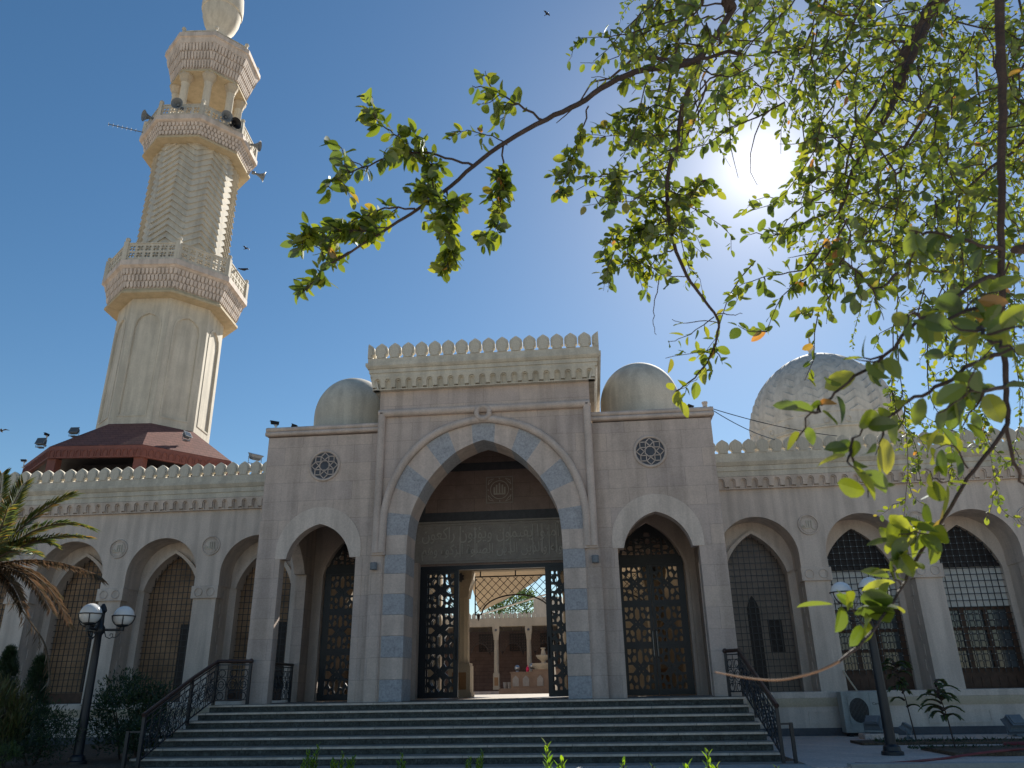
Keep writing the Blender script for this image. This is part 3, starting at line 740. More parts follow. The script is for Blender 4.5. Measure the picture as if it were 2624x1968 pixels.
# ================================================================== MINARET
MX, MY = -15.99, 12.07
VA = -pi / 2 + radians(27.4)                    # direction of the corner that faces the camera
mina = thing('minaret', 'tall octagonal cream minaret with three balconies, chevron shaft and bulb finial', 'minaret', (MX, MY, 0))
def octa(R, z, rot=VA): return [(MX + R * cos(rot + pi / 4 * i), MY + R * sin(rot + pi / 4 * i), z) for i in range(8)]
def octloft(prof, name, m, bevel=0):
    b = MB(); b.loft([octa(R, z) for R, z in prof]); return b.build(name, m, mina, bevel=bevel)
def face_fn(i, R0, R1, z0, z1):
    """local (u, d, w) of octagon face i; u across the face centre, d inwards, w absolute height"""
    a = VA + pi / 4 * (i + .5); ap0, ap1 = R0 * cos(pi / 8), R1 * cos(pi / 8)
    nx, ny = cos(a), sin(a); tx, ty = -ny, nx
    def fn(u, d, w):
        ap = ap0 + (ap1 - ap0) * (w - z0) / (z1 - z0) - d
        return (MX + nx * ap + tx * u, MY + ny * ap + ty * u, w)
    return fn
# lower shaft with recessed pointed panels
b = MB(); b.loft([octa(2.14, 6.0), octa(2.14, 16.3)]); b.build('shaft_core', STUCCOW, mina)
for i in range(8):
    fn = face_fn(i, 2.27, 2.23, 10.0, 16.3); h = 2.25 * sin(pi / 8)
    def panel(hw, z0, zs, rise): return [(-hw, z0), (hw, z0), (hw, zs), (hw * .86, zs + rise * .5), (hw * .5, zs + rise * .82), (0, zs + rise), (-hw * .5, zs + rise * .82), (-hw * .86, zs + rise * .5), (-hw, zs)]
    b = MB()
    b.plate([(-h * 1.012, 6.0), (h * 1.012, 6.0), (h * .99, 16.3), (-h * .99, 16.3)], [panel(.52, 10.95, 14.95, .62)], 0, .10, fn, back=False)
    b.plate(panel(.60, 10.86, 15.0, .70), [panel(.545, 10.92, 14.95, .64)], -.025, .02, fn)
    b.plate(panel(.54, 10.9, 14.95, .66), (), .055, .09, fn, back=False)
    b.build('shaft_panel', STUCCOW, mina)
# balconies
def balcony(zs, Rs, zm0, Rm0, zm1, Rm1, zt, Rt, n):
    octloft([(Rs - .5, zs), (Rs, zs), (Rs, zs + .10), (Rs - .06, zs + .14), (Rm0, zm0)], 'soffit', SOFF)
    b = MB(); rows = 3
    b.loft([octa(Rm0 - .04, zm0), octa(Rm1 - .04, zm1)])
    for r in range(rows):
        z0 = zm0 + (zm1 - zm0) * r / rows; z1 = zm0 + (zm1 - zm0) * (r + 1) / rows
        R0 = Rm0 + (Rm1 - Rm0) * r / rows; R1 = Rm0 + (Rm1 - Rm0) * (r + 1) / rows
        for i in range(8):
            L = 2 * R1 * sin(pi / 8); fn = face_fn(i, R0, R1, z0, z1); hz = z1 - z0
            for k in range(n + 1):
                c = -L / 2 + L * (k + (.5 if r % 2 else 0)) / n
                if c > L / 2 - .02: continue
                hwk = L / n * .36; c = max(-L / 2 + hwk * .6, min(L / 2 - hwk * .6, c))
                q = [(c - hwk, z0 + hz * .98), (c - hwk, z0 + hz * .45), (c - hwk * .7, z0 + hz * .2), (c, z0 + hz * .06), (c + hwk * .7, z0 + hz * .2), (c + hwk, z0 + hz * .45), (c + hwk, z0 + hz * .98)]
                b.plate(q, (), -.042, .04, fn, back=False)
    b.build('muqarnas_band', STUCCO, mina)
    octloft([(Rm1 - .02, zm1), (Rm1 + .03, zm1 + .03), (Rt - .08, zt - .30), (Rt, zt - .27), (Rt, zt - .02), (Rt - .03, zt), (Rt - .6, zt + .01)], 'balcony_slab', STUCCO)
balcony(16.30, 2.84, 16.56, 2.72, 17.42, 2.95, 17.80, 3.13, 13)
balcony(24.75, 2.52, 24.95, 2.40, 25.55, 2.60, 25.90, 2.78, 11)
balcony(29.30, 1.90, 29.52, 1.80, 30.85, 2.20, 31.45, 2.38, 10)
def railing(R, z0, z1, pr, nb, dens):
    for i in range(8):
        fn = face_fn(i, R, R, z0, z1); h = R * sin(pi / 8) - pr; holes = []
        nx = dens; cw = 2 * h / nx; ch = (z1 - z0 - .16)
        for k in range(nx):
            u = -h + cw * (k + .5)
            for rr in range(nb):
                c0 = z0 + .10 + ch * (rr + .5) / nb; a = cw * .47; e = ch / nb * .47
                for q in range(4):
                    t = pi / 4 + q * pi / 2; px_, pz = u + a * .55 * cos(t), c0 + e * .55 * sin(t)
                    holes.append([(px_ + a * .35 * cos(t + p) * (1.3 if abs(cos(p)) > .5 else .7), pz + e * .35 * sin(t + p) * (1.3 if abs(cos(p)) > .5 else .7)) for p in (0, pi / 3, 2 * pi / 3, pi, 4 * pi / 3, 5 * pi / 3)])
                holes.append([(u + a * .13 * cos(p), c0 + e * .13 * sin(p)) for p in (0, pi / 2, pi, 3 * pi / 2)])
        b = MB(); b.plate([(-h, z0), (h, z0), (h, z1), (-h, z1)], holes, -.03, .05, fn)
        b.plate([(-h, z1), (h, z1), (h, z1 + .05), (-h, z1 + .05)], (), -.06, .08, fn); b.build('balustrade_panel', STUCCOW, mina)
    for p in octa(R, z0):
        b = MB(); b.box(p[0] - pr, p[0] + pr, p[1] - pr, p[1] + pr, z0, z1 + .10); b.lathe([(pr * .7, z1 + .10), (pr * .5, z1 + .14)], 8, p[:2]); b.sphere((p[0], p[1], z1 + .22), .11, 12, 8)
        b.build('balustrade_post', STUCCOW, mina)
railing(2.98, 17.80, 18.62, .10, 2, 6)
railing(2.62, 25.90, 26.52, .08, 1, 5)
railing(2.16, 31.45, 31.62, .05, 1, 5)
# chevron shaft: overlapping V-shaped courses on each face
b = MB(); b.loft([octa(1.93, 17.8), octa(1.88, 24.95)]); b.build('shaft_core', STUCCOW, mina)
for i in range(8):
    b = MB(); fn = face_fn(i, 2.01, 1.96, 17.8, 24.9); z = 17.2; k = 0
    while z < 25.0:
        hgt = .34; out = .085
        for sg in (-1, 1):
            hw = 1.99 * sin(pi / 8) * 1.012; V = .62
            zs = [(0, z + V), (sg * hw, z)]
            (u0, a0), (u1, a1) = zs
            cl = lambda q: max(17.8, min(24.93, q))
            P = [(u0, -out, cl(a0)), (u1, -out, cl(a1)), (u1, .01, cl(a1 + hgt)), (u0, .01, cl(a0 + hgt)), (u0, .06, cl(a0)), (u1, .06, cl(a1)), (u1, .06, cl(a1 + hgt)), (u0, .06, cl(a0 + hgt))]
            b.add(P, [(0, 1, 2, 3), (0, 4, 5, 1), (0, 3, 7, 4), (1, 5, 6, 2), (4, 7, 6, 5)], fn)
        z += hgt; k += 1
    b.build('chevron_face', STUCCOW, mina)
# columns of the lantern
c0 = None
for p in octa(1.52, 25.9):
    b = MB(); b.lathe([(.24, 25.9), (.24, 26.05), (.19, 26.1), (.185, 28.75), (.22, 28.8)], 14, p[:2]); c = b.build('lantern_column', STUCCOW, mina, smooth=40)
    b = MB(); b.lathe([(.20, 28.78), (.22, 28.85), (.26, 29.0), (.36, 29.2), (.36, 29.32)], 8, p[:2]); b.build('capital', WARM, c)
b = MB(); b.lathe([(.9, 31.4), (.8, 31.9), (.62, 32.4), (.5, 33.0), (.49, 33.3), (.62, 33.65), (.82, 34.05), (.95, 34.5), (1.0, 34.96), (1.05, 34.98), (1.07, 35.05), (1.08, 35.5), (1.02, 36.2), (.85, 36.8), (.55, 37.3), (.3, 37.7), (.18, 38.3), (.05, 39.2)], 32, (MX, MY))
b.build('bulb_finial', STUCCOW, mina, smooth=40)

# red timber canopy round the foot of the minaret
can = thing('octagonal_canopy', 'red shingled octagonal canopy around the foot of the minaret', 'canopy', (MX, MY, 6.2))
b = MB(); b.loft([octa(4.52, 8.98), octa(2.15, 10.62), octa(2.1, 10.55), octa(4.4, 8.9)], cap0=False, cap1=False); b.build('roof', SHINGLE, can)
b = MB(); b.loft([octa(4.55, 8.50), octa(4.55, 8.96), octa(4.40, 8.96), octa(4.40, 8.50), octa(4.55, 8.50)], cap0=False, cap1=False)
for i in range(8):
    L = 2 * 4.55 * sin(pi / 8); fn = face_fn(i, 4.55, 4.55, 8.5, 9)
    for k in range(14):
        c = -L / 2 + L * (k + .5) / 14; a = [(c - .10 * cos(pi * q / 6), 8.68 + .16 * sin(pi * q / 6)) for q in range(7)]
        a2 = [(c - .075 * cos(pi * q / 6), 8.68 + .12 * sin(pi * q / 6)) for q in range(7)]
        b.plate([(c - .10, 8.55)] + a + [(c + .10, 8.55), (c + .075, 8.55)] + a2[::-1] + [(c - .075, 8.55)], (), -.03, .01, fn)
b.build('fascia', REDP, can)
b = MB(); b.loft([octa(4.38, 8.52), octa(3.0, 8.6)], cap0=False, cap1=False); b.build('soffit', WOODD, can)
for p in octa(4.25, 6.2):
    b = MB(); b.box(p[0] - .17, p[0] + .17, p[1] - .17, p[1] + .17, 6.2, 8.55); b.build('post', REDP, can)
b = MB(); b.loft([octa(4.22, 6.6), octa(4.22, 7.05), octa(4.1, 7.05), octa(4.1, 6.6), octa(4.22, 6.6)], cap0=False, cap1=False)
b.loft([octa(4.22, 7.45), octa(4.22, 7.78), octa(4.1, 7.78), octa(4.1, 7.45), octa(4.22, 7.45)], cap0=False, cap1=False); b.build('rail', REDP, can)
b = MB(); b.loft([octa(3.1, 6.2), octa(3.1, 8.6)]); b.build('inner_wall', WOODD, can)

# ================================================================== DOMED HALL
hall = thing('domed_hall', 'prayer hall with large chevron patterned dome behind the right wing', 'domed hall', (13.5, 16.5, -1.05))
b = MB(); b.box(7, 22, 10.3, 24, -1.05, 6.2); b.build('hall_wall', STUCCO, hall)
b = MB(); b.lathe([(3.45, 6.2), (3.45, 9.2), (3.3, 9.3), (3.16, 9.4), (3.16, 10.3)], 64, (13.5, 16.5)); b.build('drum', STUCCOW, hall, smooth=40)
b = MB(); b.tube([(13.5 + 3.2 * cos(a), 16.5 + 3.2 * sin(a), 10.15) for a in [2 * pi * i / 64 for i in range(65)]], .05, 6)
for i in range(24):
    a = 2 * pi * i / 24
    b.tube([(13.5 + 3.2 * cos(a) + q * -sin(a), 16.5 + 3.2 * sin(a) + q * cos(a), 10.42 + w) for q, w in [(.12 * cos(t), .12 * sin(t)) for t in [2 * pi * k / 10 for k in range(11)]]], .018, 4)
b.build('drum_band', STUCCOW, hall)
b = MB(); NT, NZ = 400, 260; vs = []
DP = [(3.16, 10.3), (3.22, 10.9), (3.18, 11.5), (2.98, 12.2), (2.6, 12.95), (2.1, 13.55), (1.5, 14.05), (.8, 14.42), (.25, 14.6), (.02, 14.66)]
DS = spl([(r, 0, z) for r, z in DP], 20)
for j in range(NZ + 1):
    t = j / NZ * (len(DS) - 1); k = min(int(t), len(DS) - 2); p = DS[k].lerp(DS[k + 1], t - k)
    for i in range(NT):
        th = i / NT * 20; zz = abs((th % 1) * 2 - 1)
        ph = (p.z - 10.3) / .36 + zz * .9
        fr = ph % 1; saw = .07 * fr if p.z > 10.75 else 0
        k2 = 1 + (saw) / 3.2
        a = 2 * pi * i / NT
        vs.append((13.5 + p.x * k2 * cos(a), 16.5 + p.x * k2 * sin(a), p.z))
b.add(vs, [(j * NT + i, j * NT + (i + 1) % NT, (j + 1) * NT + (i + 1) % NT, (j + 1) * NT + i) for j in range(NZ) for i in range(NT)])
b.build('dome_shell', DOMEM, hall)
b = MB(); b.lathe([(.2, 14.6), (.12, 14.8), (.2, 15.0), (.05, 15.3), (.02, 15.9)], 12, (13.5, 16.5)); b.build('finial', STUCCOW, hall, smooth=40)

# ================================================================== COURTYARD SEEN THROUGH THE GATE
por = thing('near_portico', 'beige roofed portico just inside the gate with a fluted column', 'portico', (0, 6, 0))
b = MB(); b.box(-2.6, 2.6, 4.4, 8.6, 4.12, 4.4); b.box(-5.7, -5.45, 4.4, 10.2, -.01, 4.12); b.box(5.45, 5.7, 4.4, 10.2, -.01, 4.12); b.build('ceiling', CEIL, por)
for s in (-1, 1):
    b = MB(); b.box(*sorted((s * 2.6, s * 5.7)), 4.36, 8.6, 3.98, 4.4); b.build('side_ceiling', PINK, por)
    b = MB(); b.box(*sorted((s * 2.75, s * 5.45)), 9.6, 9.9, -.01, 4.3); b.build('side_wall', WARM, por)
b = MB(); b.box(-5.7, 5.7, 8.3, 8.75, 3.98, 4.5); b.build('beam', WARM, por)
def column(par, x, y, z0, z1, r, m=WARM):
    n = 24; b = MB(); H = z1 - z0
    b.loft([[(x + rr * (1 - .05 * (i % 2)) * cos(2 * pi * i / n), y + rr * (1 - .05 * (i % 2)) * sin(2 * pi * i / n), z) for i in range(n)] for rr, z in ((r, z0 + .26 * H), (r * .94, z1 - .22 * H))])
    c = b.build('column', m, par)
    b = MB(); b.box(x - r * 1.25, x + r * 1.25, y - r * 1.25, y + r * 1.25, z0, z0 + .24 * H); b.box(x - r * 1.35, x + r * 1.35, y - r * 1.35, y + r * 1.35, z0, z0 + .04 * H); b.box(x - r * 1.15, x + r * 1.15, y - r * 1.15, y + r * 1.15, z0 + .24 * H, z0 + .26 * H); b.build('pedestal', m, c)
    b = MB(); b.box(x - r * .8, x + r * .8, y - r * 1.28, y + r * 1.28, z0 + .06 * H, z0 + .19 * H); b.build('inlay', OCHRE, c)
    b = MB(); b.loft([[(x - q, y - q, z), (x + q, y - q, z), (x + q, y + q, z), (x - q, y + q, z)] for q, z in ((r * .95, z1 - .22 * H), (r * 1.1, z1 - .15 * H), (r * 1.42, z1 - .07 * H), (r * 1.42, z1))]); b.build('capital', m, c)
    b = MB(); b.plate([(x + r * (.62 if k % 2 else .42) * cos(pi / 8 * k), z1 - .06 * H + r * (.62 if k % 2 else .42) * sin(pi / 8 * k)) for k in range(16)], (), y - r * 1.44 - .01, y - r * 1.3); b.build('star', DARKSTONE, c)
for x in (-4.6, -1.85, 1.85, 4.6): column(por, x, 8.5, -.004, 3.98, .29)
def screen(par, name, x0, x1, y, z0, z1, rise, m, step=.19, r=.014, hang=.3):
    """hanging lattice with an arched underside"""
    b = MB(); cx = (x0 + x1) / 2; hw = (x1 - x0) / 2
    under = lambda x: z0 + rise * sqrt(max(0, 1 - ((x - cx) / (hw - .22)) ** 2)) if abs(x - cx) < hw - .22 else z0
    N = 24; prev = None
    for sg in (1, -1):
        c = -(z1 - z0) - 2 * hw
        while c < (z1 - z0) + 2 * hw:
            seg = []
            for k in range(41):
                x = x0 + 2 * hw * k / 40; z = z0 + (sg * (x - cx)) + c + hw
                if z0 <= z <= z1 and z >= under(x): seg.append((x, y, z))
                else:
                    if len(seg) > 1: b.tube([seg[0], seg[-1]], r, 4)
                    seg = []
            if len(seg) > 1: b.tube([seg[0], seg[-1]], r, 4)
            c += step * 1.414
    b.tube([(x0, y, z0), (x0, y, z1), (x1, y, z1), (x1, y, z0)], r * 2.2, 4)
    b.tube([(x0 + 2 * hw * k / 40, y, under(x0 + 2 * hw * k / 40)) for k in range(41)], r * 2.2, 4)
    for q in (x0 + .18, cx, x1 - .18): b.tube([(q, y, z1), (q, y, z1 + hang)], r * 2, 4)
    for q in (x0 + .11, x1 - .11): b.lathe([(.01, z0 - .2), (.05, z0 - .05), (.07, z0), (.03, z0 + .02)], 8, (q, y))
    return b.build(name, m, par)
for cx in (-3.2, 0, 3.2): screen(por, 'hanging_screen', cx - 1.38, cx + 1.38, 8.52, 2.56, 3.80, .62, IRONB, hang=.2)
far = thing('courtyard_gallery', 'shaded gallery of beige columns and brown wall across the courtyard', 'gallery', (0, 27, 0))
b = MB(); b.box(-14, 14, 30, 30.3, 0, 3.7); b.build('rear_wall', REAR, far)
b = MB(); b.box(-14, 14, 26.6, 30.3, 3.46, 3.6); b.box(-14, 14, 26.5, 26.9, 3.48, 3.92); b.build('entablature', WARM, far)
b = MB(); b.box(-14, 14, 26.2, 30, 0, .12); b.box(-2.3, 14, 25.6, 27, 0, .25); b.build('plinth_step', STONEP, far)
for x in (-8.3, -6.5, -4.7, -2.85, -1.03, .8, 2.6, 4.4): column(far, x, 26.7, .2, 3.48, .135)
for x in (-7.4, -5.6, -3.78, -1.94, -.12, 1.7, 3.5):
    screen(far, 'hanging_screen', x - .68, x + .68, 26.72, 2.15, 3.2, .45, IRONB, step=.12, r=.01, hang=.25)
    b = MB(); hs = []
    for i in range(6):
        for j in range(6): hs.append([(x - .42 + .155 * i, 2.35 + .15 * j), (x - .31 + .155 * i, 2.37 + .15 * j), (x - .30 + .155 * i, 2.46 + .15 * j), (x - .40 + .155 * i, 2.44 + .15 * j)])
    b.plate([(x - .5, 2.3), (x + .55, 2.3), (x + .55, 3.3), (x - .5, 3.3)], hs, 29.9, 29.98); b.build('grille', WOODD, far)
m0 = None
for i in range(46):
    x = -8 + .26 * i
    if m0 is None:
        b = MB(); b.plate([(x - .11, 3.92), (x + .11, 3.92), (x + .11, 4.12), (x, 4.24), (x - .11, 4.12)], (), 26.6, 26.68); m0 = b.build('merlon', STUCCOW, far); xm = x
    else: copy_part(m0, far, (x - xm, 0, 0))
b = MB(); b.box(-1.32, .6, 35, 37, -.5, 5.9); rt = b.build('stair_tower', STUCCOW); tag(rt, 'plain pale tower block above the far courtyard gallery', 'tower')
# shade sail, its strut
b = MB(); gv = []
for j in range(9):
    for i in range(17):
        u = i / 16; v = j / 8
        x = -2.1 + 3.4 * u; zlow = 3.2 + 1.55 * u ** .95 + .45 * u ** 3
        gv.append((x, 14.8 - 4.2 * v + .3 * sin(3 * u), zlow + v * (1.3 - .4 * u) + .25 * v * v))
b.add(gv, [(j * 17 + i, j * 17 + i + 1, (j + 1) * 17 + i + 1, (j + 1) * 17 + i) for j in range(8) for i in range(16)])
o = b.build('shade_sail', SAIL, None, smooth=180, recalc=False); tag(o, 'beige fabric shade sail stretched over the courtyard behind the lattice', 'shade sail')
sm = o.modifiers.new('thick', 'SOLIDIFY'); sm.thickness = .01
b = MB(); b.tube([(-2.3, 15.2, 3.1), (.75, 15.2, 3.92)], .035, 8); b.tube([(.75, 15.2, 3.92), (.95, 15.2, -.0)], .04, 8); o = b.build('sail_pole', WHITEP); tag(o, 'white tubular pole slanting below the shade sail', 'pole')
# ablution fountain with what stands on it
fo = thing('ablution_fountain', 'carved stone washing trough with tiered basin in the courtyard', 'fountain', (.3, 24, 0))
b = MB(); b.box(-1.75, -.62, 23.6, 24.4, .25, .98); b.box(-1.8, -.6, 23.55, 24.45, .98, 1.03)
b.box(-.62, 2.6, 23.5, 24.5, .25, 1.08); b.box(-.66, 2.6, 23.45, 24.55, 1.08, 1.13); b.box(-2.3, 2.8, 23.0, 24.8, 0, .25); b.build('trough', TROUGH, fo)
b = MB()
for x in (-1.5, -.98, -.25, .55, 1.3):
    b.plate([(x - .16, .34), (x + .16, .34), (x + .16, .7), (x, .86), (x - .16, .7)], (), 23.46 if x > -.6 else 23.57, 23.62)
b.build('carved_niche', CARVED, fo)
b = MB(); b.lathe([(.45, 1.13), (.62, 1.35), (.62, 1.42), (.15, 1.42), (.12, 1.5), (.14, 1.55), (.3, 1.66), (.38, 1.78), (.38, 1.82), (.14, 1.82), (.13, 1.86), (.08, 2.1), (.13, 2.14), (.13, 2.18), (.02, 2.18)], 24, (-.08, 23.9)); b.build('tiered_basin', WARM, fo, smooth=40)
for x, lb in ((-1.45, 'leftmost round silver dish standing on the washing trough'), (-.68, 'round silver dish standing on the trough beside the tiered basin')):
    b = MB(); b.sphere((x, 24, 1.22 if x < -1 else 1.30), .15, 14, 10); b.lathe([(.09, 1.03 if x < -1 else 1.13), (.05, 1.12 if x < -1 else 1.2)], 10, (x, 24)); o = b.build('metal_dish', STEEL, None, smooth=60); tag(o, lb, 'dish', 'dishes on the washing trough')
b = MB(); b.lathe([(.07, 1.03), (.085, 1.06), (.085, 1.2), (.05, 1.26), (.02, 1.28), (.02, 1.34), (.035, 1.35)], 12, (-.9, 23.8)); o = b.build('soap_bottle', MAGENTA, None, smooth=40); tag(o, 'small bottle of bright pink soap on the washing trough', 'bottle')
for x, lb in ((-2.1, 'left pale bucket on the ground beside the washing trough'), (-1.88, 'right pale bucket touching the washing trough')):
    b = MB(); b.lathe([(.09, .25), (.12, .55), (.10, .55), (.08, .27)], 12, (x, 24.2)); o = b.build('bucket', CARVED, None, smooth=40); tag(o, lb, 'bucket', 'buckets beside the trough')
# ================================================================== STREET FURNITURE AND FITTINGS
def on_y(x, y, Y):
    d = FWD + RGT * ((x - 1312) / FPX) - UPV * ((y - 984) / FPX)
    return CAM + d * ((Y - CAM.y) / d.y)
def lamp_post(x, y, angs, label, top=1.95):
    t = thing('lamp_post', label, 'lamp post', (x, y, -1.05), 'black globe lamp posts in front of the arcades')
    b = MB(); b.lathe([(.20, -1.05), (.20, -.99), (.16, -.97), (.15, -.9), (.10, -.86), (.092, -.2), (.082, .9), (.07, 1.45), (.11, 1.5), (.11, 1.6), (.07, 1.66), (.06, 1.9), (.09, 1.95), (.07, 2.02), (.02, 2.1)], 16, (x, y)); b.build('post', IRON, t, smooth=40)
    for a in angs:
        a = radians(a); R = .43; dx, dy = cos(a), sin(a); gx, gy = x + R * dx, y + R * dy
        b = MB(); b.tube([(x + .06 * dx, y + .06 * dy, 1.56), (x + .25 * dx, y + .25 * dy, 1.56), (gx, gy, 1.57)], .028, 8)
        b.tube([(x + r * dx, y + r * dy, z) for r, z in ((.10, 1.54), (.14, 1.42), (.22, 1.38), (.28, 1.42), (.27, 1.48), (.22, 1.48), (.22, 1.44))], .010, 5)
        b.tube([(x + r * dx, y + r * dy, z) for r, z in ((.28, 1.40), (.36, 1.42), (.42, 1.52))], .010, 5)
        b.build('arm', IRON, t)
        b = MB(); b.sphere((gx, gy, top - .10), .215, 24, 16); g_ = b.build('globe', GLOBE, t, smooth=180)
        b = MB(); c = top - .10
        b.lathe([(.05, 1.54), (.05, 1.62), (.12, 1.64), (.13, 1.67), (.07, 1.69)], 12, (gx, gy))
        b.tube([(gx + .232 * cos(q), gy + .232 * sin(q), c) for q in [2 * pi * k / 24 for k in range(25)]], .013, 5)
        for k in range(4):
            q = pi / 2 * k + .5; b.tube([(gx + .228 * cos(e) * cos(q), gy + .228 * cos(e) * sin(q), c - .228 * sin(e)) for e in [pi / 2 * j / 6 for j in range(6)]], .010, 5)
        b.build('cage', IRON, g_)
    return t
lamp_post(8.05, -1.28, (150, 270, 30), 'black lamp post with three white globes standing before the right wing', 2.08)
lamp_post(-8.03, -1.74, (33, 153, -87), 'black lamp post with white globes standing among the shrubs at left', 1.95)
for s, lb in ((-1, 'small grey box wall light left of the striped arch'), (1, 'small grey box wall light right of the striped arch')):
    t = thing('wall_light', lb, 'wall light', (s * 2.66, .45, 2.94), 'wall lights on the gatehouse front')
    b = MB(); b.lathe([(.075, 2.95), (.085, 2.96), (.085, 3.11), (.075, 3.12)], 16, (s * 2.66, .35)); b.build('lamp_body', GREYM, t, smooth=40)
    b = MB(); b.box(s * 2.66 - .05, s * 2.66 + .05, .39, .445, 2.98, 3.09); b.build('bracket', GREYM, t)

def security_camera(p, rz, label, tall=.1):
    x, y, z = p; t = thing('security_camera', label, 'security camera', p, 'cameras on the rooftops'); t.rotation_euler = (0, 0, rz)
    b = MB(); b.lathe([(.06, z), (.06, z + .02), (.02, z + .03), (.02, z + tall), (.05, z + tall + .02), (.02, z + tall + .06)], 10, (x, y)); b.build('mount', WHITEP, t, smooth=40)
    b = MB(); b.box(x - .04, x + .04, y - .13, y + .07, z + tall + .05, z + tall + .125); b.box(x - .045, x + .045, y - .17, y + .075, z + tall + .125, z + tall + .135)
    b.lathe([(.028, 0), (.028, .015)], 10, fn=lambda a, c, d: (x + a, y - .13 - d, z + tall + .09 + c)); b.build('housing', BLACK, t, bevel=.01)
    return t
def floodlight(p, rz, tilt, label, size=.3, grp='floodlights around the mosque', m=None):
    t = thing('floodlight', label, 'floodlight', p, grp); t.rotation_euler = (0, 0, rz)
    R = Matrix.Rotation(tilt, 3, 'X'); c = Vector(p) + Vector((0, 0, size * .75))
    fn = lambda x, y, z: tuple(c + R @ Vector((x, y, z)))
    b = MB(); s = size
    b.loft([[fn(-s * k * .62, y, -s * k * .5), fn(s * k * .62, y, -s * k * .5), fn(s * k * .62, y, s * k * .5), fn(-s * k * .62, y, s * k * .5)] for k, y in ((1, -s * .3), (1, -s * .22), (.92, -s * .2), (.6, s * .3))])
    for q in range(4): b.box(-s * .5, s * .5, s * (.0 + .07 * q), s * (.02 + .07 * q), -s * .42, s * .42, fn)
    b.build('housing', m or GREYM, t)
    b = MB(); b.box(-s * .55, s * .55, -s * .315, -s * .302, -s * .43, s * .43, fn); b.build('lens', GLASSG, t)
    b = MB(); x, y, z = p; b.tube([(x - s * .68, y, z + s * .75), (x - s * .68, y, z + .02), (x + s * .68, y, z + .02), (x + s * .68, y, z + s * .75)], .015, 6); b.box(x - .09, x + .09, y - .09, y + .09, z - .02, z + .02); b.build('bracket', m or GREYM, t)
    return t
security_camera((-5.62, .72, 6.78), -.9, 'black security camera on the outer corner of the left domed bay', .07)
floodlight((-5.2, .95, 6.77), 1.75, radians(-70), 'dark floodlight tipped up on the roof of the left domed bay', .16, m=BLACK)
floodlight((5.3, .95, 6.77), 1.75, radians(-70), 'dark floodlight tipped up on the roof of the right domed bay', .16, m=BLACK)
b = MB(); b.lathe([(.13, 6.76), (.13, 6.8), (.06, 6.83), (.06, 6.93), (.075, 6.93), (.075, 6.97)], 12, (5.66, .8)); o = b.build('cable_mount', STUCCO, None, smooth=40); tag(o, 'small round cable bracket on the right bay roof corner', 'bracket')
P0 = Vector((5.72, .68, 6.78))
for (x, y), lb in (((1985, 1126), 'lower cable sagging from the right bay corner to the wing'), ((2145, 1117), 'upper cable from the right bay corner towards the big dome')):
    P1 = on_y(x, y, 4.72); b = MB(); b.tube([P0.lerp(P1, k / 12) + Vector((0, 0, -.10 * 4 * (k / 12) * (1 - k / 12))) for k in range(13)], .011, 5); o = b.build('cable', BLACK); tag(o, lb, 'cable', 'cables from the right bay')
vw = atan2(CAM.y - MY, CAM.x - MX)
def ring_pos(deg, R, z): a = vw + radians(deg); return Vector((MX + R * cos(a), MY + R * sin(a), z)), a
# loudspeakers on the middle gallery
for deg, z, lb in ((-27, 26.35, 'grey horn loudspeaker left of centre on the upper minaret gallery'), (19, 26.28, 'rear horn of the pair on the upper minaret gallery'), (29, 26.18, 'darkest horn, front of the pair on the upper minaret gallery'), (-68, 26.3, 'horn loudspeaker seen edge on at the far left of the minaret gallery'), (70, 26.35, 'pale horn loudspeaker at the right edge of the minaret gallery'), (88, 25.2, 'lowest horn loudspeaker, hung below the right edge of the minaret gallery')):
    p, a = ring_pos(deg, 2.45 if z > 26 else 2.75, z)
    t = thing('horn_loudspeaker', lb, 'loudspeaker', p, 'horn loudspeakers on the minaret')
    ca, sa = cos(a), sin(a); dn = radians(12)
    def hf(x, y, z_, p=p, ca=ca, sa=sa):
        x, y, z_ = .82 * x, .82 * y, .82 * z_; r = z_ * cos(dn) + y * sin(dn); zz = y * cos(dn) - z_ * sin(dn); return (p.x + r * ca - x * sa, p.y + r * sa + x * ca, p.z + zz)
    b = MB(); b.lathe([(.06, -.05), (.07, .1), (.12, .28), (.2, .42), (.33, .55), (.35, .56), (.33, .57), (.19, .45), (.1, .3), (.03, .2), (.08, .36), (.02, .4)], 20, fn=hf); b.build('horn', GREYM if 'dark' not in lb else BLACK, t, smooth=50)
    b = MB(); b.lathe([(.1, -.22), (.11, -.2), (.11, -.02), (.06, .0)], 14, fn=hf); b.build('driver', GREYM, t, smooth=50)
p0, a = ring_pos(-92, 2.6, 26.1); p1, a = ring_pos(-92, 4.2, 26.1)
t = thing('yagi_antenna', 'thin horizontal antenna sticking out left of the minaret gallery', 'antenna', p0)
b = MB(); b.tube([p0, p1], .025, 6); b.build('boom', GREYM, t)
b = MB()
for k in range(7):
    q = p0.lerp(p1, .25 + .125 * k); b.tube([q - Vector((0, 0, .10)), q + Vector((0, 0, .10))], .01, 4)
b.build('elements', GREYM, t)
for deg, R, z, tl, lb in ((-50, 3.65, 9.62, -.5, 'grey floodlight on the left slope of the red canopy roof'), (19, 3.65, 9.62, -.6, 'grey floodlight on the front slope of the red canopy roof'), (-52, 4.75, 8.9, -.4, 'white floodlight at the left corner of the red canopy'), (77, 4.6, 8.9, -.9, 'white floodlight beyond the right corner of the red canopy')):
    p, a = ring_pos(deg, R, z); floodlight(p, a + pi / 2 + .4, tl, lb, .28)
p, a = ring_pos(-54, 4.5, 9.05); security_camera(p, a + 1.9, 'black camera on the left corner of the red canopy roof', .35)
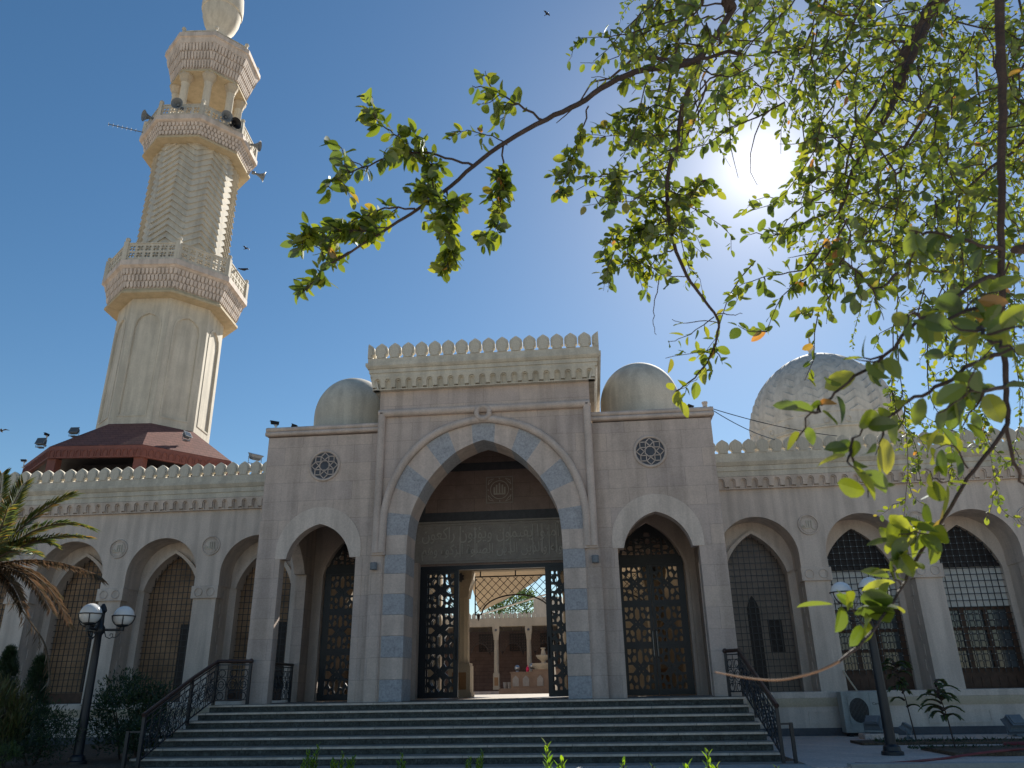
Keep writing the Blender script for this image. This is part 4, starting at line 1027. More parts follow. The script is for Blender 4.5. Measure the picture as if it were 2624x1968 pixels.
p, a = ring_pos(-88, 4.5, 8.75); security_camera(p, a + 1.2, 'small camera on the far left corner of the red canopy', .2)
p = on_y(652, 1190, 7.5); floodlight(p, .9, -1.2, 'flat floodlight tilted skyward behind the left wing parapet', .36)
# air conditioner and ground floodlights
ac = thing('air_conditioner', 'weathered white outdoor air conditioner unit against the right wing podium', 'air conditioner', (9.4, 4.55, -.98))
b = MB(); b.box(8.86, 9.95, 4.32, 4.70, -.96, .02); b.build('casing', ACW, ac, bevel=.015)
b = MB(); b.plate([(9.00, -.76), (9.52, -.76), (9.52, -.10), (9.00, -.10)], [[(9.255 + .245 * cos(2 * pi * k / 32), -.43 + .30 * sin(2 * pi * k / 32)) for k in range(32)]], 4.30, 4.32); b.box(9.56, 9.575, 4.312, 4.321, -.95, .01); b.build('front_frame', ACW, ac)
b = MB(); b.plate([(9.255 + .245 * cos(2 * pi * k / 32), -.43 + .30 * sin(2 * pi * k / 32)) for k in range(32)], (), 4.314, 4.319); fg = b.build('fan_guard', BLACK, ac)
b = MB()
for k in range(15):
    x = 9.255 - .23 + .46 * k / 14; h = .30 * sqrt(max(0, 1 - ((x - 9.255) / .245) ** 2)); b.tube([(x, 4.306, -.43 - h), (x, 4.306, -.43 + h)], .004, 4)
b.build('guard_bars', GREYM, fg)
b = MB(); text_into(b, 'Carrier', lambda u, d, w: (9.62 + u, d, -.30 + w), .26, .004, 4.319); b.build('lettering', BLACK, ac)
b = MB()
for x in (8.95, 9.8): b.box(x, x + .08, 4.34, 4.68, -1.05, -.96)
b.build('foot', BLACK, ac)
b = MB(); b.tube([(9.25, 5.95, .62), (9.22, 5.0, .55), (9.28, 4.78, .3), (9.40, 4.72, .05), (9.44, 4.68, -.1)], .022, 6); b.build('pipe', WARM, ac)
b = MB(); b.box(8.95, 9.75, 3.2, 3.7, -1.05, -.93); o = b.build('concrete_block', PAVE, None, bevel=.02); tag(o, 'low pinkish concrete block under the floodlight by the air conditioner', 'block')
floodlight((9.28, 3.45, -.93), 2.5, .9, 'blue grey floodlight on a concrete block before the air conditioner', .34)
floodlight((10.0, 3.3, -1.03), -2.0, .95, 'ground floodlight just right of the lamp post foot', .30)
floodlight((12.75, 3.75, -1.02), 3.3, .75, 'blue grey floodlight standing alone by the podium at far right', .38)
for P, lb in (([(6.75, -3.3, -1.02), (7.3, -3.2, -1.03), (8.0, -2.75, -1.03), (8.6, -2.3, -1.03), (9.6, -1.9, -.96), (11, -1.2, -.95), (13, -.4, -.97), (16, .3, -1.03)], 'long red hose trailing from the kerb across the soil bed'),
              ([(11.0, .75, -1.02), (11.9, .55, -1.02), (13.4, .5, -1.02), (14.5, .9, -1.02), (13.6, 1.2, -1.02), (12.2, 1.25, -1.02), (11.2, 1.05, -1.02), (11.3, .8, -1.02), (12.6, .7, -.99), (14.6, 1.3, -.99), (16, 1.1, -1.02)], 'coiled red hose lying on the paving near the far floodlight')):
    b = MB(); b.tube(spl(P, 6), .022, 6); o = b.build('garden_hose', HOSE, None, smooth=60); tag(o, lb, 'hose', 'red garden hoses')

# ---- iron railings
def rail_panel(b, A, B, h0, h1, nb):
    """panel between posts A and B (points at floor level): bars with ovals, bottom h0, top h1"""
    A, B = Vector(A), Vector(B); up = Vector((0, 0, 1))
    P = lambda u, h: A.lerp(B, u) + up * h
    b.tube([P(0, h0), P(1, h0)], .016, 4); b.tube([P(0, h1), P(1, h1)], .016, 4); b.tube([P(0, h1 - .10), P(1, h1 - .10)], .010, 4)
    L = (B - A).length
    for k in range(nb):
        u0, u1 = k / nb, (k + 1) / nb; um = (u0 + u1) / 2; hw = (u1 - u0) / 2
        b.tube([P(u0, h0), P(u0, h1)], .010, 4)
        H = h1 - .1 - h0; hm = (h0 + h1 - .1) / 2
        for c, rv, rh in ((hm, .20 * H, .85), (hm, .11 * H, .45), (h0 + .13 * H, .12 * H, .6), (h1 - .1 - .13 * H, .12 * H, .6)):
            b.tube([P(um + hw * rh * cos(t), c + rv * sin(t)) for t in [2 * pi * j / 12 for j in range(13)]], .009, 4)
        for q in (-1, 1):
            b.tube([P(um, hm + q * .34 * H), P(um + hw * .9, hm), P(um, hm - q * .34 * H)], .008, 4); 
        b.tube([P(u0, hm), P(u1, hm)], .008, 4); b.tube([P(u0, h0 + .26 * H), P(u1, h0 + .26 * H)], .008, 4); b.tube([P(u0, h1 - .1 - .26 * H), P(u1, h1 - .1 - .26 * H)], .008, 4)
def stair_railing(label, pts, nbs, ext):
    t = thing('stair_railing', label, 'railing', pts[0], 'stair railings')
    for i, p in enumerate(pts):
        b = MB(); b.box(p[0] - .03, p[0] + .03, p[1] - .03, p[1] + .03, p[2], p[2] + .92); b.build('post', IRON, t)
    for A, B, nb in zip(pts[:-1], pts[1:], nbs):
        b = MB(); rail_panel(b, A, B, .10, .86, nb); b.build('panel', IRON, t)
    b = MB(); q = [Vector(p) + Vector((0, 0, .94)) for p in pts]
    q[-1] = q[-1] + (q[-1] - q[-2]).normalized() * .06
    b.tube(q, .042, 8); b.sphere(q[0], .06, 8, 6); b.build('handrail', RAILW, t, smooth=50)
    if ext:
        e = Vector(pts[-1]); d = Vector(ext); b = MB(); z = Vector((0, 0, 1))
        b.tube([e + z * .62, e + d + z * .62], .022, 4); b.box(e.x + d.x - .03, e.x + d.x + .03, e.y + d.y - .03, e.y + d.y + .03, -1.05, e.z + .64); b.build('end_loop', IRON, t)
stair_railing('left iron stair railing with oval scrolls between shrubs and steps', [(-5.52, .45, 0), (-6.18, .12, 0), (-6.22, -.9, -.38), (-6.22, -2.62, -1.04)], (3, 3, 6), (-.30, .02, 0))
stair_railing('right iron stair railing with oval scrolls beside the paving', [(5.42, .45, 0), (5.66, .12, 0), (5.68, -.9, -.38), (5.70, -2.78, -1.04)], (2, 3, 6), (.22, .04, 0))
t = thing('porch_railing', 'short iron railing closing the side arch of the left porch', 'railing', (-5.6, 2.2, 0))
b = MB()
for y in (1.3, 3.3): b.box(-5.63, -5.57, y - .03, y + .03, 0, .92)
b.build('post', IRON, t); b = MB(); rail_panel(b, (-5.6, 1.3, 0), (-5.6, 3.3, 0), .08, .86, 7); b.build('panel', IRON, t)
b = MB(); b.tube([(-5.6, 1.25, .93), (-5.6, 3.36, .93)], .035, 8); b.build('handrail', RAILW, t)
# ---- birds
def bird(p, s, rz, label, perched=False):
    t = thing('bird', label, 'bird', p, 'birds'); t.rotation_euler = (0, 0, rz)
    x, y, z = p; b = MB()
    b.loft([[(x + r * cos(a), y + yy, z + zz + r * sin(a)) for a in [2 * pi * k / 8 for k in range(8)]] for yy, zz, r in ((-.5 * s, .1 * s, .02 * s), (-.42 * s, .12 * s, .09 * s), (-.3 * s, .1 * s, .10 * s), (-.1 * s, 0, .16 * s), (.15 * s, -.02 * s, .13 * s), (.35 * s, 0, .05 * s), (.6 * s, .02 * s, .08 * s))])
    b.build('body', BLACK, t, smooth=180)
    b = MB()
    for q in (-1, 1):
        W_ = [(0, -.15, .05), (.45, -.28, .25), (.95, -.02, .18), (.5, .08, .2), (0, .15, .05)] if not perched else [(.1, -.15, .05), (.17, .0, .0), (.13, .45, -.02), (.08, .2, .08)]
        n = len(W_); b.add([(x + q * s * a, y + s * c, z + s * d) for a, c, d in W_] + [(x + q * s * a, y + s * c, z + s * (d - .03)) for a, c, d in W_], [tuple(range(n)), tuple(range(2 * n - 1, n - 1, -1))] + [(k, (k + 1) % n, n + (k + 1) % n, n + k) for k in range(n)])
    b.build('wing', BLACK, t)
bird(at(630, 637, 36), .22, 1.2, 'tiny dark bird flying right of the minaret shaft')
bird(at(4, 1104, 32), .3, .5, 'small dark bird flying at the far left edge of the sky')
bird(at(1401, 36, 30), .2, .9, 'tiny bird high in the sky above the long branch')
p, a = ring_pos(63, 3.02, 18.85); bird(p, .42, 2.0, 'black bird perched on the lowest minaret balustrade', True)
# ================================================================== PLANTS
RNG = random.Random(11)
def rv(): 
    while True:
        v = Vector((RNG.uniform(-1, 1), RNG.uniform(-1, 1), RNG.uniform(-1, 1)))
        if .05 < v.length < 1: return v.normalized()
def add_leaf(b, p, d, nrm, L, Wd, simple=False, fold=.18, bend=.15):
    d = d.normalized(); sx = d.cross(nrm)
    if sx.length < 1e-4: sx = d.orthogonal()
    sx.normalize(); n = sx.cross(d).normalized()
    P = lambda u, v, h: p + d * (L * u) + sx * (Wd * v) + n * h
    if simple:
        b.add([P(0, 0, 0), P(.5, .5, fold * Wd), P(1, 0, -bend * L), P(.5, -.5, fold * Wd)], [(0, 1, 2), (0, 2, 3)]); return
    h = fold * Wd; U = (.07, .24, .46, .68, .87); V = (.22, .41, .5, .44, .26)
    c = lambda u: -bend * L * u * u
    vs = [P(0, 0, 0)] + [P(u, v, h * v * 2 + c(u)) for u, v in zip(U, V)] + [P(1, 0, c(1))] + [P(u, -v, h * v * 2 + c(u)) for u, v in zip(U, V)] + [P(u, 0, c(u)) for u in U]
    fs = [(0, 1, 12), (0, 12, 7)]
    for k in range(4): fs += [(1 + k, 2 + k, 13 + k, 12 + k), (12 + k, 13 + k, 8 + k, 7 + k)]
    b.add(vs, fs + [(5, 6, 16), (16, 6, 11)])

def shrub(name, label, cat, c, size, nclump, nleaf, L, Wd, m, upright=.3, stems=5, shape='ball', group=None, simple=True):
    """clumped crown over bare stems; c is the foot"""
    t = thing(name, label, cat, c, group); c = Vector(c); rx, ry, h = size
    fo = MB(); stm = MB()
    for k in range(stems):
        a = RNG.uniform(0, 2 * pi); q = Vector((cos(a) * rx * .6, sin(a) * ry * .6, h * RNG.uniform(.5, .8)))
        stm.tube([c + Vector((cos(a) * .05, sin(a) * .05, 0)), c + q * .5 + Vector((0, 0, .05)), c + q], [.02, .014, .006], 5)
    for k in range(nclump):
        if shape == 'cone':
            u = RNG.random() ** .8; rr = (1 - u) ** .7; a = RNG.uniform(0, 2 * pi); e = RNG.uniform(.55, 1)
            q = Vector((cos(a) * rx * rr * e, sin(a) * ry * rr * e, h * (.04 + .96 * u))); cr = .12
        else:
            v = rv(); e = RNG.uniform(.5, 1.0); q = Vector((v.x * rx * e, v.y * ry * e, h * (.55 + .45 * v.z * e))); cr = min(rx, h) * RNG.uniform(.16, .32)
        for j in range(nleaf):
            o = rv() * cr * RNG.random() ** .5; d = (o.normalized() * .7 + Vector((0, 0, upright)) + rv() * .5)
            s = RNG.uniform(.7, 1.25); add_leaf(fo, c + q + o, d, rv(), L * s, Wd * s, simple)
    fo.build('foliage', m, t, recalc=False); stm.build('stem', BARK, t)
    return t
shrub('columnar_conifer', 'leftmost dark columnar conifer at the left edge', 'conifer', (-11.45, .2, -1.05), (.5, .5, 2.35), 330, 34, .07, .016, LEAFD, .9, 2, 'cone', 'dark columnar conifers')
shrub('columnar_conifer', 'shorter dark columnar conifer nearer the lamp post at left', 'conifer', (-10.55, .1, -1.05), (.45, .45, 2.15), 300, 34, .07, .016, LEAFD, .9, 2, 'cone', 'dark columnar conifers')
shrub('round_shrub', 'rounded dark green shrub between left lamp post and stair railing', 'shrub', (-7.75, -.6, -1.05), (.85, .7, 1.75), 120, 40, .10, .028, LEAFD, .5, 8)
shrub('spreading_shrub', 'low dark spreading shrub around the left lamp post foot', 'shrub', (-8.9, -1.9, -1.05), (1.0, .6, 1.1), 110, 36, .07, .022, LEAFD, .5, 6)
shrub('spreading_shrub', 'low tangled shrub under the left stair railing', 'shrub', (-7.0, -1.2, -1.05), (.7, .6, .95), 80, 34, .07, .022, LEAFD, .5, 6)
shrub('grassy_shrub', 'olive brown feathery shrub at the bottom left corner', 'shrub', (-9.7, -2.5, -1.05), (1.0, .6, 1.5), 170, 44, .16, .012, LEAFO, 1.6, 10)
shrub('low_herb', 'small green herb in front of the olive brown shrub', 'herb', (-8.75, -2.95, -1.05), (.35, .25, .5), 30, 30, .07, .018, LEAFT, 1.2, 4)

# date palm
def frond(lv, st, A, C, B, n, L, Wd, drop=.3, up=Vector((0, 0, 1))):
    A, C, B = Vector(A), Vector(C), Vector(B); P = lambda t: A * (1 - t) ** 2 + C * 2 * t * (1 - t) + B * t * t
    st.tube([P(k / 12) for k in range(13)], [.028 * (1 - k / 14) for k in range(13)], 5)
    for k in range(n):
        t = .10 + .9 * k / n; p = P(t); tg = (P(min(1, t + .02)) - P(t - .02)).normalized()
        sd_ = tg.cross(up); 
        if sd_.length < .05: sd_ = tg.orthogonal()
        sd_.normalize(); nn = sd_.cross(tg)
        for q in (-1, 1):
            ln = L * (1 - .65 * abs(t - .45) ** 1.2) * RNG.uniform(.8, 1.1)
            d = tg * (.75 + .35 * t) + sd_ * q * .75 + nn * RNG.uniform(.05, .35) - Vector((0, 0, drop * RNG.uniform(.3, 1)))
            add_leaf(lv, p, d, nn + rv() * .3, ln, Wd, True, .25, .12)
pc = Vector((-9.95, -3.0, 2.75))
palm = thing('date_palm', 'date palm with yellowing fronds at the left edge', 'palm', (-10.15, -3.0, -1.05))
b = MB(); 
for k in range(14): b.lathe([(.19, -1.05 + .27 * k), (.25, -1.05 + .27 * k + .24), (.18, -1.05 + .27 * k + .27)], 12, (-10.15 + .012 * k, -3.0))
b.build('trunk', TRUNKP, palm)
lv = MB(); ld = MB(); s_ = MB()
for (x, y, Y), (mx, my), kind in (((228, 1352, -3.0), (110, 1320), 0), ((186, 1268, -2.6), (80, 1320), 0), ((62, 1238, -3.2), (20, 1330), 0), ((132, 1395, -3.3), (60, 1370), 0), ((5, 1212, -2.6), (0, 1300), 0), ((215, 1375, -3.4), (90, 1375), 0),
        ((262, 1482, -3.2), (120, 1420), 1), ((178, 1600, -3.0), (110, 1440), 1), ((130, 1560, -3.5), (70, 1450), 1), ((60, 1560, -3.4), (30, 1470), 1), ((150, 1520, -2.5), (80, 1440), 1), ((-60, 1230, -3.5), (-40, 1330), 0), ((-180, 1330, -3), (-100, 1370), 0), ((-150, 1500, -3), (-90, 1420), 1), ((20, 1300, -4.6), (0, 1380), 0), ((90, 1420, -4.6), (40, 1400), 0)):
    frond(lv if kind == 0 else ld, s_, pc, on_y(mx, my - 15, (Y - 3) / 2), on_y(x, y, Y), 88, .40, .022, .15 if kind == 0 else .75)
q = [on_y(10, 1500, -3.1), on_y(75, 1590, -3.0), on_y(118, 1660, -2.9), on_y(128, 1760, -2.9)]
s_.tube([pc] + spl(q, 4), .016, 5)
for k in range(36):
    p = spl(q, 12)[k % 36]; add_leaf(ld, p, Vector((RNG.uniform(-.4, .4), RNG.uniform(-.4, .4), -1)), rv(), .28, .014, True)
lv.build('fronds', LEAFP, palm, recalc=False); ld.build('dead_fronds', LEAFPD, palm, recalc=False); s_.build('frond_stalks', TRUNKP, palm)

# saplings with drooping feathery leaves
def sapling(x, y, h, label, nf):
    t = thing('sapling', label, 'sapling', (x, y, -1.03), 'young feathery saplings'); lv = MB(); s_ = MB()
    base = Vector((x, y, -1.03)); top = base + Vector((-.10 * h, .03, h)); s_.tube([base, base.lerp(top, .5) + Vector((.03, 0, 0)), top], [.017, .012, .006], 6)
    for k in range(nf):
        f = RNG.uniform(.4, 1.0); a = 2 * pi * k * .382; p = base.lerp(top, f); L = .42 * RNG.uniform(.7, 1.1)
        o = Vector((cos(a), sin(a), 0)); frond(lv, s_, p, p + o * L * .55 + Vector((0, 0, L * .4)), p + o * L + Vector((0, 0, -.05 * L)), 30, .12, .021, .3)
    lv.build('foliage', LEAFT, t, recalc=False); s_.build('stem', BARK, t)
sapling(9.88, 2.5, 1.75, 'taller slim sapling in the soil strip right of the lamp post', 20)
sapling(9.5, -.55, 1.25, 'shorter spreading sapling in the front soil bed', 18)
sapling(12.35, -.9, 1.7, 'dark sapling cut by the right edge of the picture', 22)
t = thing('ground_cover', 'low scattered weeds along the soil bed', 'weeds', (10, 1.7, -1.0)); t['kind'] = 'stuff'
lv = MB()
for k in range(700):
    y = RNG.choice((RNG.uniform(1.3, 2.1), RNG.uniform(-.6, -.15))); x = 8.7 + 4.5 * RNG.random() ** 1.5; add_leaf(lv, Vector((x, y, -1.01)), Vector((RNG.uniform(-1, 1), RNG.uniform(-1, 1), RNG.uniform(.2, 1))), rv(), RNG.uniform(.05, .13), .02, True)
lv.build('foliage', LEAFD, t, recalc=False)

# sprigs reaching up into the bottom of the picture
def sprig(x, y, ztop, n, spread, label, L=.075):
    t = thing('oleander_sprig', label, 'plant', (x, y, -1.13), 'leafy sprigs in front of the steps'); lv = MB(); s_ = MB()
    for k in range(n):
        a = RNG.uniform(0, 2 * pi); r = spread * RNG.random() ** .6; f = 1 - .35 * (k / max(1, n)) * RNG.random()
        top = Vector((x + r * cos(a), y + r * sin(a), -1.13 + (ztop + 1.13) * (1.0 if k == 0 else f * RNG.uniform(.88, .99)))); bs = Vector((x + .2 * r * cos(a), y + .2 * r * sin(a), -1.13)); md = bs.lerp(top, .6) + Vector((cos(a), sin(a), 0)) * r * .1
        pts = spl([bs, md, top], 5); s_.tube(pts, [.008 - .0005 * j for j in range(len(pts))], 5); ln = (top - bs).length
        m = int(ln / .013)
        for j in range(int(m * .25), m):
            u = j / m; p = bs.lerp(md, u / .6) if u < .6 else md.lerp(top, (u - .6) / .4); aa = j * 2.4 + k
            d = Vector((cos(aa), sin(aa), .9 + .9 * u)); add_leaf(lv, p, d, Vector((-cos(aa), -sin(aa), 1)), L * RNG.uniform(.75, 1.15) * (1.05 - .35 * u), L * .26, False, .12, .1)
    lv.build('foliage', LEAFW, t, recalc=False); s_.build('stem', BARK, t)
sprig(-.66, -9.0, -.30, 9, .11, 'leftmost shaded sprig before the steps'); sprig(-.30, -9.0, -.38, 14, .17, 'broad shaded sprig, second from the left before the steps'); sprig(.38, -9.0, -.41, 5, .08, 'thin faint sprig between two shaded ones'); sprig(1.18, -9.0, -.39, 9, .10, 'shaded sprig left of the tall bright one')
sprig(2.26, -14.0, -.01, 13, .08, 'tallest bright yellow green sprig in front of the steps', .065); sprig(2.58, -14.0, -.085, 7, .05, 'small bright sprig right of the tallest one', .06); sprig(2.75, -14.0, -.105, 4, .03, 'barely showing bright sprig tip', .045); sprig(2.96, -14.0, -.05, 24, .13, 'widest bright sprig at bottom right of the steps', .065); sprig(3.30, -14.0, -.11, 5, .04, 'bright sprig tip at the foot of the right railing', .045)

# tree beyond the courtyard
def round_tree(name, label, c, h, R, n, nl, L, m, group=None):
    t = thing(name, label, 'tree', c, group); c = Vector(c); lv = MB(); s_ = MB()
    s_.tube([c, c + Vector((.1, 0, h * .35)), c + Vector((0, 0, h * .7))], [.2, .15, .06], 8)
    for k in range(n):
        v = rv(); q = c + Vector((v.x * R, v.y * R, h - R + v.z * R * .85)) * 1.0; 
        if k % 6 == 0: s_.tube([c + Vector((0, 0, h * .4)), c.lerp(q, .7) + Vector((0, 0, .3)), q], [.06, .04, .01], 5)
        for j in range(nl):
            o = rv() * R * .26 * RNG.random() ** .5; add_leaf(lv, q + o, rv() + Vector((0, 0, -.3)), rv(), L * RNG.uniform(.7, 1.3), L * .5, True)
    lv.build('foliage', m, t, recalc=False); s_.build('trunk', BARK, t)
round_tree('courtyard_tree', 'green leafy tree rising behind the far courtyard gallery', (-3.0, 40, 0), 7.2, 2.0, 110, 46, .2, LEAFT)

# ================================================================== THE JUJUBE TREE OVER THE CAMERA
tree = thing('jujube_tree', 'large backlit jujube tree with drooping leafy branches at upper right', 'tree', (7.4, -14.6, -1.12))
BR = MB(); LV = MB(); SUNP = Vector((1945, 421))
def pix(p):
    v = p - CAM; z = v.dot(FWD)
    return (Vector((1312 + FPX * v.dot(RGT) / z, 984 - FPX * v.dot(UPV) / z)) if z > .05 else None)
def leaves_along(pts, L, sp, start=.0, out=1.0):
    acc = 0; side = 1
    for a, c in zip(pts[:-1], pts[1:]):
        seg = (c - a).length; tg = (c - a).normalized() if seg > 1e-6 else Vector((0, 0, -1)); k = acc
        while k < seg:
            p = a.lerp(c, k / seg); q = pix(p)
            if q is None or (q - SUNP).length > 88:
                sd_ = tg.cross(rv()).normalized(); d = tg * RNG.uniform(.1, .8) + sd_ * RNG.uniform(.6, 1.0) * out + Vector((0, 0, -.25))
                s = RNG.uniform(.55, 1.2); pet = p + d.normalized() * L * .12
                add_leaf(LV, pet, d + rv() * .25, Vector((0, 0, 1)) * .7 + rv(), L * s, L * s * RNG.uniform(.48, .66), False, RNG.uniform(.05, .25), RNG.uniform(.0, .25))
            k += sp * .62 * RNG.uniform(.6, 1.5); side = -side
        acc = k - seg
def zigzag(pts, amp):
    out = [pts[0]]
    for k, p in enumerate(pts[1:-1]): out.append(p + rv() * amp)
    return out + [pts[-1]]
def branch(P, r0, r1, L=.035, sp=.02, leaf=True, n=5, twig=0, tl=.14, amp=.004):
    """P: (pixel x, pixel y, distance) points, root to tip"""
    pts = zigzag(spl([at(*p) for p in P], n), amp); m = len(pts)
    BR.tube(pts, [r0 + (r1 - r0) * k / (m - 1) for k in range(m)], 6)
    if leaf: leaves_along(pts[m // 5:], L, sp)
    for k in range(twig):
        i = RNG.randrange(m // 6, m); d = rv() + Vector((-.2, 0, -.7)); twiglet(pts[i], d, tl * RNG.uniform(.5, 1.2), L, sp)
    return pts
def twiglet(p, d, ln, L, sp, leafy=True):
    d = d.normalized(); pts = [p]
    for k in range(5):
        d = (d + rv() * .5 + Vector((0, 0, -.10))).normalized(); pts.append(pts[-1] + d * ln / 5)
    q = pix(pts[2])
    if q is not None and (q - SUNP).length < 70: return
    BR.tube(pts, [.0022 * (1 - .14 * k) * (1 + ln) for k in range(6)], 4, caps=False)
    if leafy: leaves_along(pts, L, sp)
# trunk and the big limbs above the frame
T0 = Vector((7.4, -14.6, -1.12))
BR.tube([T0, T0 + Vector((-.1, -.1, 1.6)), T0 + Vector((-.3, -.1, 3.2)), T0 + Vector((-.5, -.2, 4.4))], [.2, .16, .13, .1], 10)
fork = T0 + Vector((-.3, -.1, 3.2)); fork2 = T0 + Vector((-.5, -.2, 4.4))
def limb(root, P, r0, r1):
    pts = zigzag(spl([root] + [at(*p) for p in P], 5), .01); m = len(pts); BR.tube(pts, [r0 + (r1 - r0) * k / (m - 1) for k in range(m)], 8)
limb(fork, [(2900, -500, 3.6), (2300, -420, 3.1), (1905, -40, 2.75), (1880, 20, 2.72)], .07, .0125)
limb(fork2, [(3000, -300, 4.6), (2620, -160, 4.2), (2360, 60, 3.9), (2290, 260, 3.8)], .07, .02)
limb(fork, [(3000, -60, 2.6), (2700, -220, 1.9), (2560, -20, 1.45)], .05, .011)
limb(fork, [(3000, 400, 2.8), (2760, 560, 2.0), (2600, 640, 1.7)], .045, .009)
limb(fork2, [(2500, -600, 5.2), (2060, -220, 4.6), (1960, -60, 4.2)], .06, .014)
# long bare-lined branch to the left and its side sprays
branch([(1880, 20, 2.72), (1850, 70, 2.70), (1800, 140, 2.66), (1746, 168, 2.62), (1650, 178, 2.56), (1560, 214, 2.5), (1480, 268, 2.45), (1400, 305, 2.4), (1300, 360, 2.36), (1215, 425, 2.32), (1140, 490, 2.3), (1070, 535, 2.28), (1000, 582, 2.26), (905, 642, 2.24), (830, 690, 2.22), (785, 745, 2.2)], .0125, .002, leaf=False, n=4, amp=.002)
MAINL = .047
branch([(1215, 425, 2.32), (1140, 402, 2.3), (1050, 388, 2.28), (990, 405, 2.27), (930, 428, 2.26), (870, 450, 2.25), (840, 470, 2.25)], .004, .0015, MAINL, 0.0192, True, 4, 7, .09)
branch([(1050, 388, 2.28), (1020, 352, 2.29), (985, 325, 2.3), (960, 300, 2.3), (952, 245, 2.3)], .003, .001, MAINL, 0.0128, True, 4, 4, .07)
branch([(930, 428, 2.26), (890, 405, 2.27), (868, 375, 2.28), (845, 362, 2.28)], .002, .001, MAINL, 0.0240, True, 3, 0)
branch([(1395, 310, 2.4), (1330, 268, 2.42), (1300, 250, 2.43), (1262, 228, 2.44), (1210, 220, 2.45)], .0045, .0015, MAINL, 0.0256, True, 4, 4, .08)
branch([(1262, 228, 2.44), (1250, 205, 2.44), (1243, 182, 2.45)], .002, .001, MAINL, 0.0160, True, 3, 0)
branch([(1290, 372, 2.36), (1288, 430, 2.34), (1286, 500, 2.33), (1272, 560, 2.32), (1240, 610, 2.31)], .003, .0012, MAINL * .9, 0.0088, True, 4, 10, .06)
branch([(1145, 488, 2.3), (1150, 540, 2.29), (1155, 590, 2.28), (1148, 640, 2.28)], .003, .0012, MAINL * .9, 0.0080, True, 4, 10, .07)
branch([(1110, 505, 2.29), (1112, 450, 2.3), (1105, 420, 2.3), (1080, 355, 2.31)], .003, .001, MAINL * .85, 0.0104, True, 4, 7, .07)
branch([(1300, 372, 2.36), (1250, 345, 2.37), (1200, 335, 2.38), (1165, 345, 2.38)], .002, .001, MAINL * .8, 0.0176, True, 4, 2, .06)
branch([(1065, 535, 2.28), (1000, 532, 2.29), (940, 552, 2.29), (880, 575, 2.3), (810, 605, 2.3), (785, 605, 2.3)], .0035, .001, MAINL * .9, 0.0096, True, 4, 13, .08)
branch([(1000, 582, 2.26), (930, 590, 2.25), (880, 600, 2.25), (840, 640, 2.24)], .0025, .001, MAINL * .9, 0.0120, True, 4, 8, .07)
branch([(905, 642, 2.24), (860, 660, 2.24), (815, 635, 2.24), (800, 625, 2.24)], .002, .001, MAINL * .8, 0.0176, True, 3, 2, .06)
branch([(830, 690, 2.22), (800, 720, 2.22), (775, 752, 2.21)], .002, .001, MAINL * .9, 0.0104, True, 3, 3, .05)
branch([(1080, 520, 2.28), (1110, 500, 2.25), (1080, 480, 2.25), (1050, 500, 2.25)], .002, .001, MAINL * .9, 0.0096, True, 3, 3, .06)
branch([(1508, 272, 2.45), (1490, 340, 2.44), (1470, 400, 2.43), (1455, 450, 2.43), (1430, 492, 2.42)], .003, .001, MAINL * .85, 0.0104, True, 4, 6, .05)
branch([(1640, 180, 2.55), (1590, 205, 2.6), (1540, 195, 2.62), (1515, 198, 2.62)], .002, .001, MAINL, 0.0240, True, 3, 2, .06)
# limb falling past the sun's left side to the low loop
branch([(1790, 150, 2.65), (1775, 210, 2.66), (1750, 270, 2.66), (1735, 370, 2.66), (1715, 430, 2.65), (1708, 500, 2.64), (1725, 620, 2.62), (1760, 705, 2.6), (1800, 762, 2.58), (1836, 812, 2.57), (1840, 850, 2.56), (1822, 910, 2.55), (1780, 968, 2.54), (1732, 1003, 2.53)], .010, .002, leaf=False, n=4, amp=.002)
for P, ln in (([(1762, 708, 2.6), (1700, 706, 2.6), (1638, 708, 2.6)], 0), ([(1694, 706, 2.6), (1680, 760, 2.6), (1676, 820, 2.6), (1682, 858, 2.6)], 0), ([(1836, 806, 2.57), (1870, 806, 2.57), (1902, 804, 2.57)], 0)):
    branch(P, .0022, .001, leaf=False)
branch([(1838, 826, 2.57), (1790, 824, 2.57), (1750, 826, 2.57), (1722, 818, 2.57)], .002, .001, .045, .12, True, 3); branch([(1830, 812, 2.57), (1785, 845, 2.57), (1740, 868, 2.57), (1712, 875, 2.57)], .002, .001, .045, .035, True, 3)
branch([(1838, 880, 2.56), (1820, 920, 2.55), (1800, 950, 2.55)], .001, .001, .05, .03, True, 3, 3, .07); branch([(1790, 965, 2.55), (1760, 990, 2.54), (1730, 1003, 2.53)], .001, .001, .055, .035, True, 3, 2, .06); branch([(1822, 905, 2.55), (1770, 905, 2.55), (1705, 918, 2.55)], .0015, .001, .05, .05, True, 3)
for P in ([(1735, 600, 2.62), (1690, 600, 2.62), (1640, 575, 2.62), (1575, 600, 2.62), (1550, 650, 2.62)], [(1715, 430, 2.65), (1660, 440, 2.66), (1590, 455, 2.67), (1520, 452, 2.68)], [(1720, 560, 2.63), (1660, 585, 2.6), (1590, 620, 2.6), (1560, 680, 2.6)], [(1725, 640, 2.62), (1680, 655, 2.62), (1620, 670, 2.62), (1570, 690, 2.62)], [(1740, 340, 2.66), (1680, 350, 2.7), (1600, 350, 2.7), (1510, 345, 2.72)], [(1745, 290, 2.66), (1680, 270, 2.7), (1620, 290, 2.75), (1580, 300, 2.75)], [(1712, 500, 2.64), (1660, 515, 2.7), (1590, 500, 2.7), (1560, 520, 2.7)], [(1705, 480, 2.65), (1740, 500, 2.6), (1790, 480, 2.6), (1810, 460, 2.6)]):
    branch(P, .003, .001, .040, .016, True, 4, 7, .12)
